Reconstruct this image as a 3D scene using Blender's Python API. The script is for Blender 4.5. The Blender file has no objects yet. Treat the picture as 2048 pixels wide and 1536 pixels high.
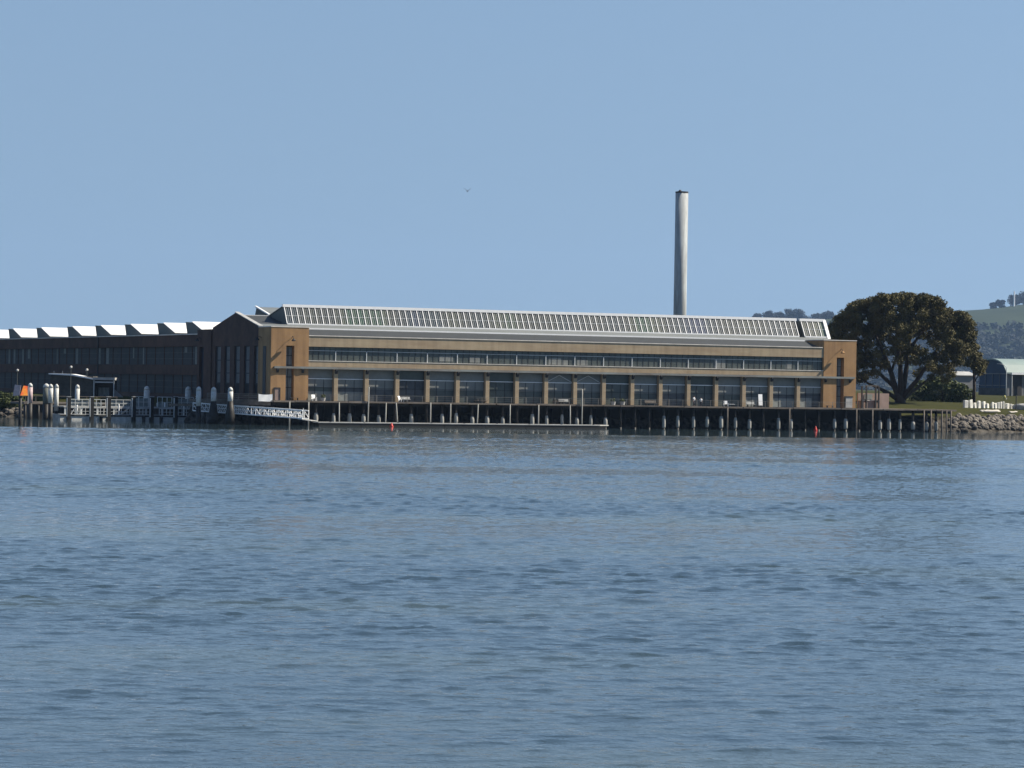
import bpy, bmesh, math, random
import numpy as np
from mathutils import Vector, Matrix
from math import sin, cos, pi, radians, sqrt

# ------------------------------------------------------------------ camera, world, sun, exposure
scn = bpy.context.scene
COL = scn.collection
FPX, ROLL, PITCH = 5980.0, 0.0169, 0.0002
CAMZ = 8.0
WATER = 0.35
R_ = np.array([cos(ROLL), 0, sin(ROLL)])
F0 = np.array([0, 1.0, 0]); U0 = np.array([-sin(ROLL), 0, cos(ROLL)])
F_ = cos(PITCH)*F0 - sin(PITCH)*U0
U_ = cos(PITCH)*U0 + sin(PITCH)*F0
cam_d = bpy.data.cameras.new('camera')
cam = bpy.data.objects.new('camera', cam_d); COL.objects.link(cam)
cam.matrix_world = Matrix(((R_[0], U_[0], -F_[0], 0), (R_[1], U_[1], -F_[1], 0), (R_[2], U_[2], -F_[2], CAMZ), (0, 0, 0, 1)))
cam_d.sensor_width = 36.0
cam_d.lens = FPX/2048*36.0
cam_d.clip_start = 0.5
cam_d.clip_end = 30000
scn.camera = cam

SUN_EL, SUN_AZ = radians(42), radians(8)      # azimuth measured from +X towards +Y
sdir = Vector((cos(SUN_AZ)*cos(SUN_EL), sin(SUN_AZ)*cos(SUN_EL), sin(SUN_EL)))
world = bpy.data.worlds.new('World'); scn.world = world
world.use_nodes = True
nt = world.node_tree; nt.nodes.clear()
sky = nt.nodes.new('ShaderNodeTexSky'); sky.sky_type = 'NISHITA'
sky.sun_disc = False
sky.sun_elevation = SUN_EL
sky.sun_rotation = pi/2 - SUN_AZ
sky.altitude = 0; sky.air_density = 0.8; sky.dust_density = 0.3; sky.ozone_density = 6.0
tcs = nt.nodes.new('ShaderNodeTexCoord'); sps = nt.nodes.new('ShaderNodeSeparateXYZ'); cbs = nt.nodes.new('ShaderNodeCombineXYZ')
def wm_(op, a, b):
    q = nt.nodes.new('ShaderNodeMath'); q.operation = op
    for i_, x_ in enumerate((a, b)):
        if isinstance(x_, (int, float)): q.inputs[i_].default_value = x_
        else: nt.links.new(x_, q.inputs[i_])
    return q.outputs[0]
nt.links.new(tcs.outputs['Generated'], sps.inputs[0])
zz_ = sps.outputs[2]
zc_ = wm_('MULTIPLY', wm_('MULTIPLY', zz_, zz_), zz_)
nt.links.new(sps.outputs[0], cbs.inputs[0]); nt.links.new(sps.outputs[1], cbs.inputs[1])
nt.links.new(wm_('ADD', wm_('ADD', wm_('MULTIPLY', zz_, 0.13), 0.060), wm_('MULTIPLY', zc_, 0.80)), cbs.inputs[2])
nt.links.new(cbs.outputs[0], sky.inputs[0])
bg = nt.nodes.new('ShaderNodeBackground'); bg.inputs['Strength'].default_value = 0.054
wo = nt.nodes.new('ShaderNodeOutputWorld')
tint = nt.nodes.new('ShaderNodeMix'); tint.data_type = 'RGBA'; tint.blend_type = 'MULTIPLY'; tint.inputs[0].default_value = 1.0
tint.inputs[7].default_value = (1.035, 0.99, 1.035, 1)          # the photograph's cool white balance
nt.links.new(sky.outputs[0], tint.inputs[6]); nt.links.new(tint.outputs[2], bg.inputs[0]); nt.links.new(bg.outputs[0], wo.inputs[0])
sun_d = bpy.data.lights.new('sun', 'SUN'); sun_d.energy = 5.0; sun_d.angle = radians(0.5); sun_d.color = (1.0, 0.91, 0.77)
sun = bpy.data.objects.new('sun', sun_d); COL.objects.link(sun)
sun.rotation_euler = sdir.to_track_quat('Z', 'Y').to_euler()
sun.location = (200, 300, 200)
scn.view_settings.view_transform = 'Standard'
scn.view_settings.look = 'None'
scn.view_settings.gamma = 1.0
scn.view_settings.exposure = 0.8
scn.view_settings.use_curve_mapping = False
HAZE = 0.00003

# ------------------------------------------------------------------ placing helpers
ANG = 0.4197
OX, OY = -40.5, 501.4
E1 = np.array([cos(ANG), sin(ANG), 0]); E2 = np.array([-sin(ANG), cos(ANG), 0]); ORG = np.array([OX, OY, 0.0])
CP = np.array([0, 0, CAMZ])
def ray(px, py): return F_ + R_*(px-1024)/FPX - U_*(py-768)/FPX
def at(px, py, Y):
    d = ray(px, py); return Vector(CP + d*(Y/d[1]))
def onv(px, py, v=0.0):
    d = ray(px, py); t = ((ORG+E2*v-CP)@E2)/(d@E2); P = CP+d*t-ORG
    return float(P@E1), float(P[2])
def onu(px, py, u=0.0):
    d = ray(px, py); t = ((ORG+E1*u-CP)@E1)/(d@E1); P = CP+d*t-ORG
    return float(P@E2), float(P[2])
def loc(u, v, z): return Vector(ORG+E1*u+E2*v+np.array([0, 0, z]))
rnd = random.Random(7)

# ------------------------------------------------------------------ materials
def mat(name, col, rough=0.8, var=0.0, scale=1.0, col2=None, metal=0.0, spec=0.4, stretch=(1, 1, 1), bump=0.0, detail=5, thr=(0.35, 0.65), streak=0.0):
    m = bpy.data.materials.new(name); m.use_nodes = True
    n = m.node_tree; b = n.nodes['Principled BSDF']
    b.inputs['Roughness'].default_value = rough
    b.inputs['Metallic'].default_value = metal
    b.inputs['Specular IOR Level'].default_value = spec
    c1 = (*col, 1)
    if col2 is None and var > 0: col2 = tuple(c*(1-var) for c in col)
    if col2 is None:
        b.inputs['Base Color'].default_value = c1
    else:
        tc = n.nodes.new('ShaderNodeTexCoord'); mp = n.nodes.new('ShaderNodeMapping'); mp.inputs['Scale'].default_value = stretch
        no = n.nodes.new('ShaderNodeTexNoise'); no.inputs['Scale'].default_value = scale; no.inputs['Detail'].default_value = detail; no.inputs['Roughness'].default_value = 0.65
        rp = n.nodes.new('ShaderNodeValToRGB')
        rp.color_ramp.elements[0].position = thr[0]; rp.color_ramp.elements[1].position = thr[1]
        rp.color_ramp.elements[0].color = (*col2, 1); rp.color_ramp.elements[1].color = c1
        n.links.new(tc.outputs['Object'], mp.inputs[0]); n.links.new(mp.outputs[0], no.inputs['Vector'])
        n.links.new(no.outputs['Fac'], rp.inputs[0]); n.links.new(rp.outputs[0], b.inputs['Base Color'])
        if streak > 0:
            m2 = n.nodes.new('ShaderNodeMapping'); m2.inputs['Scale'].default_value = (1, 1, .07); n2 = n.nodes.new('ShaderNodeTexNoise'); n2.inputs['Scale'].default_value = 1.3; n2.inputs['Detail'].default_value = 6
            r2 = n.nodes.new('ShaderNodeMapRange'); r2.inputs['From Min'].default_value = .35; r2.inputs['From Max'].default_value = .62; r2.inputs['To Min'].default_value = 1-streak; r2.inputs['To Max'].default_value = 1.06
            mm = n.nodes.new('ShaderNodeMix'); mm.data_type = 'RGBA'; mm.blend_type = 'MULTIPLY'; mm.inputs[0].default_value = 1
            n.links.new(tc.outputs['Object'], m2.inputs[0]); n.links.new(m2.outputs[0], n2.inputs['Vector']); n.links.new(n2.outputs['Fac'], r2.inputs['Value'])
            n.links.new(rp.outputs[0], mm.inputs[6]); n.links.new(r2.outputs[0], mm.inputs[7]); n.links.new(mm.outputs[2], b.inputs['Base Color'])
        if bump > 0:
            bp = n.nodes.new('ShaderNodeBump'); bp.inputs['Strength'].default_value = bump; bp.inputs['Distance'].default_value = 0.1
            n.links.new(no.outputs['Fac'], bp.inputs['Height']); n.links.new(bp.outputs[0], b.inputs['Normal'])
    return m

M = {}
M['brick'] = mat('tan_brick', (0.365, 0.218, 0.102), 0.9, scale=0.35, col2=(0.285, 0.17, 0.085), detail=8, spec=0.2, streak=.16)
M['stucco'] = mat('tan_band', (0.385, 0.305, 0.20), 0.9, scale=0.3, col2=(0.31, 0.232, 0.15), stretch=(0.5, 1, 2), detail=7, spec=0.2, streak=.12)
M['darkbrick'] = mat('brown_brick', (0.11, 0.072, 0.056), 0.95, scale=0.3, col2=(0.075, 0.05, 0.042), detail=8, spec=0.1)  # the tan brick darkened: west-side shade put into the colour
M['coping'] = mat('pale_coping', (0.72, 0.66, 0.58), 0.7, var=0.25, scale=0.6)
M['white'] = mat('white_paint', (0.82, 0.82, 0.80), 0.5, var=0.08, scale=1.2)
M['whiteroof'] = mat('white_membrane', (0.84, 0.83, 0.79), 0.6, var=0.14, scale=0.25, detail=7)
M['greyroof'] = mat('grey_roof', (0.045, 0.05, 0.05), 0.7, var=0.25, scale=0.35, stretch=(0.3, 1, 1))
M['lightroof'] = mat('light_metal_roof', (0.17, 0.185, 0.18), 0.6, var=0.2, scale=0.5, stretch=(0.15, 1, 1))
M['endwall'] = mat('grey_green_panel', (0.13, 0.14, 0.125), 0.8, var=0.2, scale=0.5)
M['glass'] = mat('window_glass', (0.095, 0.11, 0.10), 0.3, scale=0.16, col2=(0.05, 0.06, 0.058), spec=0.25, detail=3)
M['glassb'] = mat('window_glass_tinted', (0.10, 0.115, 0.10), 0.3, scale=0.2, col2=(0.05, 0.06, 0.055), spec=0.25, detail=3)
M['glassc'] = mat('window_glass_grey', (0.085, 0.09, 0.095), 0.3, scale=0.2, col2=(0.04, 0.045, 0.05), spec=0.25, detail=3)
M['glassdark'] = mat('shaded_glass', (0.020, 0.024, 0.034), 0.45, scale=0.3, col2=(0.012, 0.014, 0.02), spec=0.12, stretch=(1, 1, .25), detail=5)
M['blind'] = mat('roller_blind', (0.205, 0.215, 0.20), 0.8, var=0.2, scale=0.6)
M['paleblind'] = mat('pale_blind', (0.20, 0.205, 0.20), 0.8, var=0.3, scale=0.5)  # pale tone for the light on the gable panes
M['kick'] = mat('kick_panel', (0.24, 0.26, 0.24), 0.7, var=0.3, scale=0.7)
M['beam'] = mat('weathered_steel_beam', (0.22, 0.24, 0.225), 0.7, col2=(0.15, 0.13, 0.11), scale=0.5, stretch=(0.3, 1, 1))
M['dark'] = mat('dark_iron', (0.025, 0.025, 0.026), 0.7)
M['wood'] = mat('weathered_timber', (0.17, 0.145, 0.12), 0.9, col2=(0.09, 0.075, 0.06), scale=0.8, stretch=(0.4, 1, 1))
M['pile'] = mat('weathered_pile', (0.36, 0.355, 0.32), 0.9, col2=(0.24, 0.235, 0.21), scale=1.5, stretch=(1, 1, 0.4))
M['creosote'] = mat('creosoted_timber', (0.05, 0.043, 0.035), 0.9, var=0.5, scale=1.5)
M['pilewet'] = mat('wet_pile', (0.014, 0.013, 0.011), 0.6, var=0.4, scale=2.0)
M['conc'] = mat('pale_concrete', (0.42, 0.42, 0.40), 0.85, var=0.3, scale=0.7)
M['rail'] = mat('galvanised_rail', (0.55, 0.57, 0.56), 0.5, var=0.15, scale=2)
M['stack'] = mat('painted_stack', (0.43, 0.465, 0.465), 0.8, col2=(0.30, 0.31, 0.30), scale=0.9, stretch=(1, 1, 0.25), detail=8, streak=.25)
M['rock'] = mat('riprap_rock', (0.23, 0.205, 0.17), 0.95, col2=(0.08, 0.07, 0.058), scale=.9, detail=8)
M['palestone'] = mat('pale_block', (0.78, 0.76, 0.68), 0.9, var=0.3, scale=1.5)
M['bark'] = mat('bark', (0.055, 0.043, 0.034), 0.95, var=0.4, scale=1.5)
M['log'] = mat('driftwood', (0.62, 0.57, 0.49), 0.9, var=0.25, scale=1.5)
M['pink'] = mat('pink_stucco', (0.33, 0.24, 0.20), 0.9, var=0.25, scale=0.6)
M['greyshed'] = mat('grey_shed', (0.20, 0.20, 0.20), 0.9, var=0.2, scale=0.4)
M['shedwall'] = mat('shelter_wall', (0.085, 0.08, 0.07), 0.9, var=0.5, scale=0.6)
M['greenroof'] = mat('pale_green_roof', (0.22, 0.285, 0.265), 0.6, var=0.12, scale=0.3)
M['blueglass'] = mat('blue_glass', (0.012, 0.04, 0.085), 0.3, var=0.3, scale=0.3, spec=0.15)
M['orange'] = mat('orange_dayboard', (0.85, 0.12, 0.03), 0.5, col2=(0.85, 0.30, 0.03), scale=0.9, thr=(0.45, 0.6))
M['palepink'] = mat('faded_board', (0.55, 0.42, 0.42), 0.6, var=0.35, scale=2)
M['red'] = mat('red_plastic', (0.55, 0.04, 0.03), 0.5, var=0.2, scale=2)
M['yellow'] = mat('yellow_paint', (0.55, 0.48, 0.16), 0.6, var=0.2, scale=2)
M['mesh'] = mat('light_mesh_panel', (0.26, 0.29, 0.285), 0.7, var=0.5, scale=1.6, stretch=(2.5, 2.5, 0.4))
M['pilecap'] = mat('weathered_white_sleeve', (0.60, 0.61, 0.58), 0.7, var=0.35, scale=1.6)
M['skin'] = mat('skin', (0.42, 0.26, 0.19), 0.6)
M['cloth'] = mat('dark_trousers', (0.03, 0.03, 0.04), 0.9)
M['shirt'] = mat('white_shirt', (0.75, 0.75, 0.74), 0.9)
M['hair'] = mat('dark_hair', (0.03, 0.02, 0.015), 0.7)
M['bird'] = mat('dark_feathers', (0.05, 0.05, 0.055), 0.9)

def tide(m):
    n = m.node_tree; L = n.links; b = n.nodes['Principled BSDF']; old = b.inputs['Base Color'].links[0].from_socket
    ge = n.nodes.new('ShaderNodeNewGeometry'); sp = n.nodes.new('ShaderNodeSeparateXYZ'); L.new(ge.outputs['Position'], sp.inputs[0])
    mr = n.nodes.new('ShaderNodeMapRange'); mr.inputs['From Min'].default_value = .9; mr.inputs['From Max'].default_value = 1.9; mr.inputs['To Min'].default_value = .3; mr.inputs['To Max'].default_value = 1; L.new(sp.outputs[2], mr.inputs['Value'])
    mx = n.nodes.new('ShaderNodeMix'); mx.data_type = 'RGBA'; mx.blend_type = 'MULTIPLY'; mx.inputs[0].default_value = 1
    L.new(old, mx.inputs[6]); L.new(mr.outputs[0], mx.inputs[7]); L.new(mx.outputs[2], b.inputs['Base Color'])
tide(M['rock'])      # weed and wet below the tide line
def leafmat(name, c1, c2, trans=0.15):
    m = bpy.data.materials.new(name); m.use_nodes = True
    n = m.node_tree; b = n.nodes['Principled BSDF']; b.inputs['Roughness'].default_value = 0.75; b.inputs['Specular IOR Level'].default_value = 0.2
    tc = n.nodes.new('ShaderNodeTexCoord'); no = n.nodes.new('ShaderNodeTexNoise'); no.inputs['Scale'].default_value = 0.45; no.inputs['Detail'].default_value = 6
    rp = n.nodes.new('ShaderNodeValToRGB'); rp.color_ramp.elements[0].position = .38; rp.color_ramp.elements[1].position = .62
    rp.color_ramp.elements[0].color = (*c1, 1); rp.color_ramp.elements[1].color = (*c2, 1)
    n.links.new(tc.outputs['Object'], no.inputs['Vector']); n.links.new(no.outputs['Fac'], rp.inputs[0]); n.links.new(rp.outputs[0], b.inputs['Base Color'])
    return m
M['leaf'] = leafmat('olive_foliage', (0.054, 0.049, 0.017), (0.105, 0.090, 0.030))
M['leaf2'] = leafmat('shrub_foliage', (0.04, 0.055, 0.018), (0.085, 0.10, 0.032))
M['leaffar'] = leafmat('far_foliage', (0.008, 0.013, 0.013), (0.014, 0.019, 0.017))

# ------------------------------------------------------------------ mesh builder
class MB:
    def __init__(s): s.v = []; s.f = []
    def add(s, vs, fs):
        o = len(s.v); s.v += [tuple(float(c) for c in p) for p in vs]; s.f += [tuple(i+o for i in f) for f in fs]; return s
    def box(s, x0, x1, y0, y1, z0, z1):
        return s.add([(x0,y0,z0),(x1,y0,z0),(x1,y1,z0),(x0,y1,z0),(x0,y0,z1),(x1,y0,z1),(x1,y1,z1),(x0,y1,z1)],
                     [(0,3,2,1),(4,5,6,7),(0,1,5,4),(1,2,6,5),(2,3,7,6),(3,0,4,7)])
    def prism(s, poly, axis, a0, a1):
        # poly: list of 2D points; axis 'u': points are (v,z) extruded in u ; axis 'v': points (u,z); axis 'z': (u,v)
        n = len(poly)
        def P(a, p):
            return (a, p[0], p[1]) if axis == 'u' else ((p[0], a, p[1]) if axis == 'v' else (p[0], p[1], a))
        vs = [P(a0, p) for p in poly]+[P(a1, p) for p in poly]
        fs = [tuple(range(n)), tuple(range(2*n-1, n-1, -1))]+[(i, (i+1) % n, n+(i+1) % n, n+i) for i in range(n)]
        return s.add(vs, fs)
    def bar(s, p0, p1, w, h=None):
        h = h or w
        p0 = Vector(p0); p1 = Vector(p1); d = (p1-p0)
        if d.length < 1e-6: return s
        d.normalize(); up = Vector((0, 0, 1)) if abs(d.z) < 0.95 else Vector((1, 0, 0))
        a = d.cross(up).normalized(); b = a.cross(d).normalized()
        vs = []
        for p in (p0, p1):
            for i, j in ((-1,-1),(1,-1),(1,1),(-1,1)): vs.append(p+a*(w/2*i)+b*(h/2*j))
        return s.add(vs, [(0,1,2,3),(7,6,5,4),(0,4,5,1),(1,5,6,2),(2,6,7,3),(3,7,4,0)])
    def tube(s, pts, rs, n=8):
        pts = [Vector(p) for p in pts]
        if not isinstance(rs, (list, tuple)): rs = [rs]*len(pts)
        o = len(s.v); vs = []; fs = []
        for k, p in enumerate(pts):
            d = (pts[min(k+1, len(pts)-1)]-pts[max(k-1, 0)]).normalized()
            up = Vector((0, 0, 1)) if abs(d.z) < 0.9 else Vector((1, 0, 0))
            a = d.cross(up).normalized(); b = a.cross(d).normalized()
            for i in range(n):
                t = 2*pi*i/n; vs.append(p+a*(rs[k]*cos(t))+b*(rs[k]*sin(t)))
        for k in range(len(pts)-1):
            for i in range(n):
                j = (i+1) % n; fs.append((k*n+i, k*n+j, (k+1)*n+j, (k+1)*n+i))
        fs.append(tuple(range(n-1, -1, -1))); fs.append(tuple(range((len(pts)-1)*n, len(pts)*n)))
        return s.add(vs, fs)
    def blob(s, c, r, rg, sub=2, amp=0.25, flat=1.0):
        bm = bmesh.new(); bmesh.ops.create_icosphere(bm, subdivisions=sub, radius=1)
        dirs = [Vector((rg.uniform(-1,1), rg.uniform(-1,1), rg.uniform(-1,1))).normalized() for _ in range(7)]
        cut = [rg.uniform(0.62, 0.95) for _ in range(7)]
        vs = []
        for v in bm.verts:
            p = v.co.copy()
            for d, k in zip(dirs, cut):
                t = p.dot(d)
                if t > k: p -= d*(t-k)
            vs.append((c[0]+p.x*r[0], c[1]+p.y*r[1], c[2]+p.z*r[2]))
        fs = [tuple(v.index for v in f.verts) for f in bm.faces]; bm.free()
        return s.add(vs, fs)
    def build(s, name, m, parent=None, smooth=False, bevel=0):
        me = bpy.data.meshes.new(name); me.from_pydata(s.v, [], s.f); me.validate()
        bm = bmesh.new(); bm.from_mesh(me); bmesh.ops.recalc_face_normals(bm, faces=bm.faces); bm.to_mesh(me); bm.free()
        me.materials.append(m)
        if smooth:
            me.polygons.foreach_set('use_smooth', [True]*len(me.polygons))
        o = bpy.data.objects.new(name, me); COL.objects.link(o)
        if parent: o.parent = parent
        if bevel:
            b = o.modifiers.new('bevel', 'BEVEL'); b.width = bevel; b.segments = 1; b.limit_method = 'ANGLE'
        return o

def tag(o, label=None, cat=None, group=None, kind=None):
    if label: o['label'] = label
    if cat: o['category'] = cat
    if group: o['group'] = group
    if kind: o['kind'] = kind
    return o
def thing(name, label, cat, l=(0, 0, 0), rz=0.0, group=None):
    o = bpy.data.objects.new(name, None); COL.objects.link(o); o.location = l; o.rotation_euler = (0, 0, rz); o.empty_display_size = 0.5
    return tag(o, label, cat, group)
def lthing(name, label, cat, group=None, u=0, v=0, z=0):
    return thing(name, label, cat, loc(u, v, z), ANG, group)
def cp(o, parent, l=None):
    c = o.copy(); COL.objects.link(c); c.parent = parent
    if l is not None: c.location = l
    for ch in o.children:
        d = ch.copy(); COL.objects.link(d); d.parent = c
    return c

# ------------------------------------------------------------------ ground, water, hill
SHORE = [(-900, 566), (-130, 553), (-76, 549)]+[tuple(loc(*q, 0))[:2] for q in ((-4, 35), (-4, 6), (113, 6), (128, 6), (138, 4.5), (150, 8), (200, 22))]+[(300, 680), (900, 1000)]
SH = np.array(SHORE)
def shore_dist(X, Y):
    """signed distance to the shoreline, positive on land"""
    best = np.full(X.shape, 1e9); sign = np.ones(X.shape)
    for a, b in zip(SH[:-1], SH[1:]):
        d = b-a; L2 = d@d
        t = np.clip(((X-a[0])*d[0]+(Y-a[1])*d[1])/L2, 0, 1)
        qx = X-(a[0]+t*d[0]); qy = Y-(a[1]+t*d[1]); dist = np.sqrt(qx*qx+qy*qy)
        s = np.where(d[0]*(Y-a[1])-d[1]*(X-a[0]) > 0, 1.0, -1.0)
        m = dist < best-1e-6
        best = np.where(m, dist, best); sign = np.where(m, s, sign)
    return best*sign
def land_h(X, Y):
    D = shore_dist(X, Y)
    u = (X-OX)*E1[0]+(Y-OY)*E1[1]
    right = np.clip((u-116)/10, 0, 1)
    prof_r = np.interp(D, [-14, -6, -4.5, 0, 12, 35, 150, 400], [-3, -0.6, 0.35, 3.2, 4.6, 5.45, 6.95, 7.2])
    left = np.clip((-12-u)/14, 0, 1)
    prof_l = np.interp(D, [-14, -7, -5, 0, 4], [-3, -0.6, 0.35, 2.6, 4.25])
    prof_m = np.interp(D, [-8, -2.0, 0, 2], [-3, -2.5, 4.0, 4.25])
    return prof_m*(1-right)*(1-left)+prof_r*right+prof_l*left
def grid(name, xs, ys, zf, m, skip=None):
    X, Y = np.meshgrid(xs, ys); Z = zf(X, Y)
    nx = len(xs); ny = len(ys)
    co = np.stack([X, Y, Z], -1).reshape(-1, 3)
    me = bpy.data.meshes.new(name)
    i = np.arange((nx-1)*(ny-1)); r = i//(nx-1); c = i % (nx-1); a = r*nx+c
    q = np.stack([a, a+1, a+1+nx, a+nx], -1)
    me.from_pydata(co.tolist(), [], q.tolist()); me.materials.append(m)
    me.polygons.foreach_set('use_smooth', [True]*len(me.polygons))
    o = bpy.data.objects.new(name, me); COL.objects.link(o); return o
gm = mat('dry_grass_ground', (0.050, 0.050, 0.015), 1.0, col2=(0.032, 0.035, 0.011), scale=0.35, detail=9, spec=0.05, bump=0.4)
def bank_mix(m):
    n = m.node_tree; L = n.links; b = n.nodes['Principled BSDF']
    old = b.inputs['Base Color'].links[0].from_socket
    tc = n.nodes.new('ShaderNodeTexCoord'); sp = n.nodes.new('ShaderNodeSeparateXYZ'); L.new(tc.outputs['Object'], sp.inputs[0])
    no = n.nodes.new('ShaderNodeTexNoise'); no.inputs['Scale'].default_value = 1.1; no.inputs['Detail'].default_value = 8; L.new(tc.outputs['Object'], no.inputs['Vector'])
    ad = n.nodes.new('ShaderNodeMath'); ad.operation = 'MULTIPLY_ADD'; ad.inputs[1].default_value = 2.0; L.new(no.outputs['Fac'], ad.inputs[0]); L.new(sp.outputs[2], ad.inputs[2])
    mr = n.nodes.new('ShaderNodeMapRange'); mr.inputs['From Min'].default_value = 3.6; mr.inputs['From Max'].default_value = 4.4; L.new(ad.outputs[0], mr.inputs['Value'])
    rp = n.nodes.new('ShaderNodeValToRGB'); rp.color_ramp.elements[0].position = .4; rp.color_ramp.elements[1].position = .65
    rp.color_ramp.elements[0].color = (.022, .02, .017, 1); rp.color_ramp.elements[1].color = (.11, .10, .085, 1); L.new(no.outputs['Fac'], rp.inputs[0])
    mx = n.nodes.new('ShaderNodeMix'); mx.data_type = 'RGBA'; L.new(mr.outputs[0], mx.inputs[0]); L.new(rp.outputs[0], mx.inputs[6]); L.new(old, mx.inputs[7]); L.new(mx.outputs[2], b.inputs['Base Color'])
bank_mix(gm)
xs = np.unique(np.concatenate([np.linspace(-4800, -260, 12), np.arange(-260, 300, 3.0), np.linspace(300, 4800, 12)]))
ys = np.unique(np.concatenate([np.arange(480, 700, 2.5), np.arange(700, 900, 12), np.linspace(900, 11000, 14)]))
nrs = np.random.RandomState(3)
g = grid('ground', xs, ys, lambda X, Y: land_h(X, Y)+nrs.normal(0, 0.05, X.shape)*(shore_dist(X, Y) > 3), gm)
tag(g, kind='structure')

def water_mat():
    m = bpy.data.materials.new('harbour_water'); m.use_nodes = True
    n = m.node_tree; L = n.links; b = n.nodes['Principled BSDF']
    b.inputs['Base Color'].default_value = (0.056, 0.084, 0.096, 1); b.inputs['Roughness'].default_value = 0.05; b.inputs['IOR'].default_value = 1.33
    b.inputs['Specular IOR Level'].default_value = 0.5
    tc = n.nodes.new('ShaderNodeTexCoord')
    def noise(scale, st, detail, rough=.55, off=0, dist=0):
        mp = n.nodes.new('ShaderNodeMapping'); mp.inputs['Scale'].default_value = st; mp.inputs['Location'].default_value = (off, off*.7, 0)
        mp.inputs['Rotation'].default_value = (0, 0, radians(off % 9-4))
        no = n.nodes.new('ShaderNodeTexNoise'); no.inputs['Scale'].default_value = scale; no.inputs['Detail'].default_value = detail; no.inputs['Roughness'].default_value = rough
        no.inputs['Distortion'].default_value = dist
        L.new(tc.outputs['Object'], mp.inputs[0]); L.new(mp.outputs[0], no.inputs['Vector']); return no.outputs['Fac']
    def math_(op, a, bb):
        q = n.nodes.new('ShaderNodeMath'); q.operation = op
        for i, x in enumerate((a, bb)):
            if isinstance(x, (int, float)): q.inputs[i].default_value = x
            else: L.new(x, q.inputs[i])
        return q.outputs[0]
    n2 = noise(1.6, (0.8, 1, 1), 3, .55, 11.7, .2)
    n3 = noise(5.0, (0.9, 1, 1), 2, .6, 23.3)
    sep = n.nodes.new('ShaderNodeSeparateXYZ'); L.new(tc.outputs['Object'], sep.inputs[0])
    line = math_('SUBTRACT', sep.outputs[1], math_('MULTIPLY', sep.outputs[0], 0.20))
    mr = n.nodes.new('ShaderNodeMapRange'); mr.interpolation_type = 'SMOOTHSTEP'
    mr.inputs['From Min'].default_value = 452; mr.inputs['From Max'].default_value = 462; mr.inputs['To Min'].default_value = 1.0; mr.inputs['To Max'].default_value = 0.10
    L.new(line, mr.inputs['Value'])
    h = math_('MULTIPLY', math_('ADD', math_('MULTIPLY', n2, 0.045), math_('MULTIPLY', n3, 0.022)), mr.outputs[0])
    turb = noise(0.045, (0.5, 1.0, 1), 4, .6, 5.5)       # greener, siltier patches
    rt = n.nodes.new('ShaderNodeValToRGB'); rt.color_ramp.elements[0].position = .5; rt.color_ramp.elements[1].position = .68
    rt.color_ramp.elements[0].color = (0.030, 0.052, 0.066, 1); rt.color_ramp.elements[1].color = (0.052, 0.072, 0.062, 1)
    L.new(turb, rt.inputs[0]); L.new(rt.outputs[0], b.inputs['Base Color'])
    bp = n.nodes.new('ShaderNodeBump'); bp.inputs['Strength'].default_value = 1.0; bp.inputs['Distance'].default_value = 1.0
    L.new(h, bp.inputs['Height']); L.new(bp.outputs[0], b.inputs['Normal'])
    return m
wm = water_mat()
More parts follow.
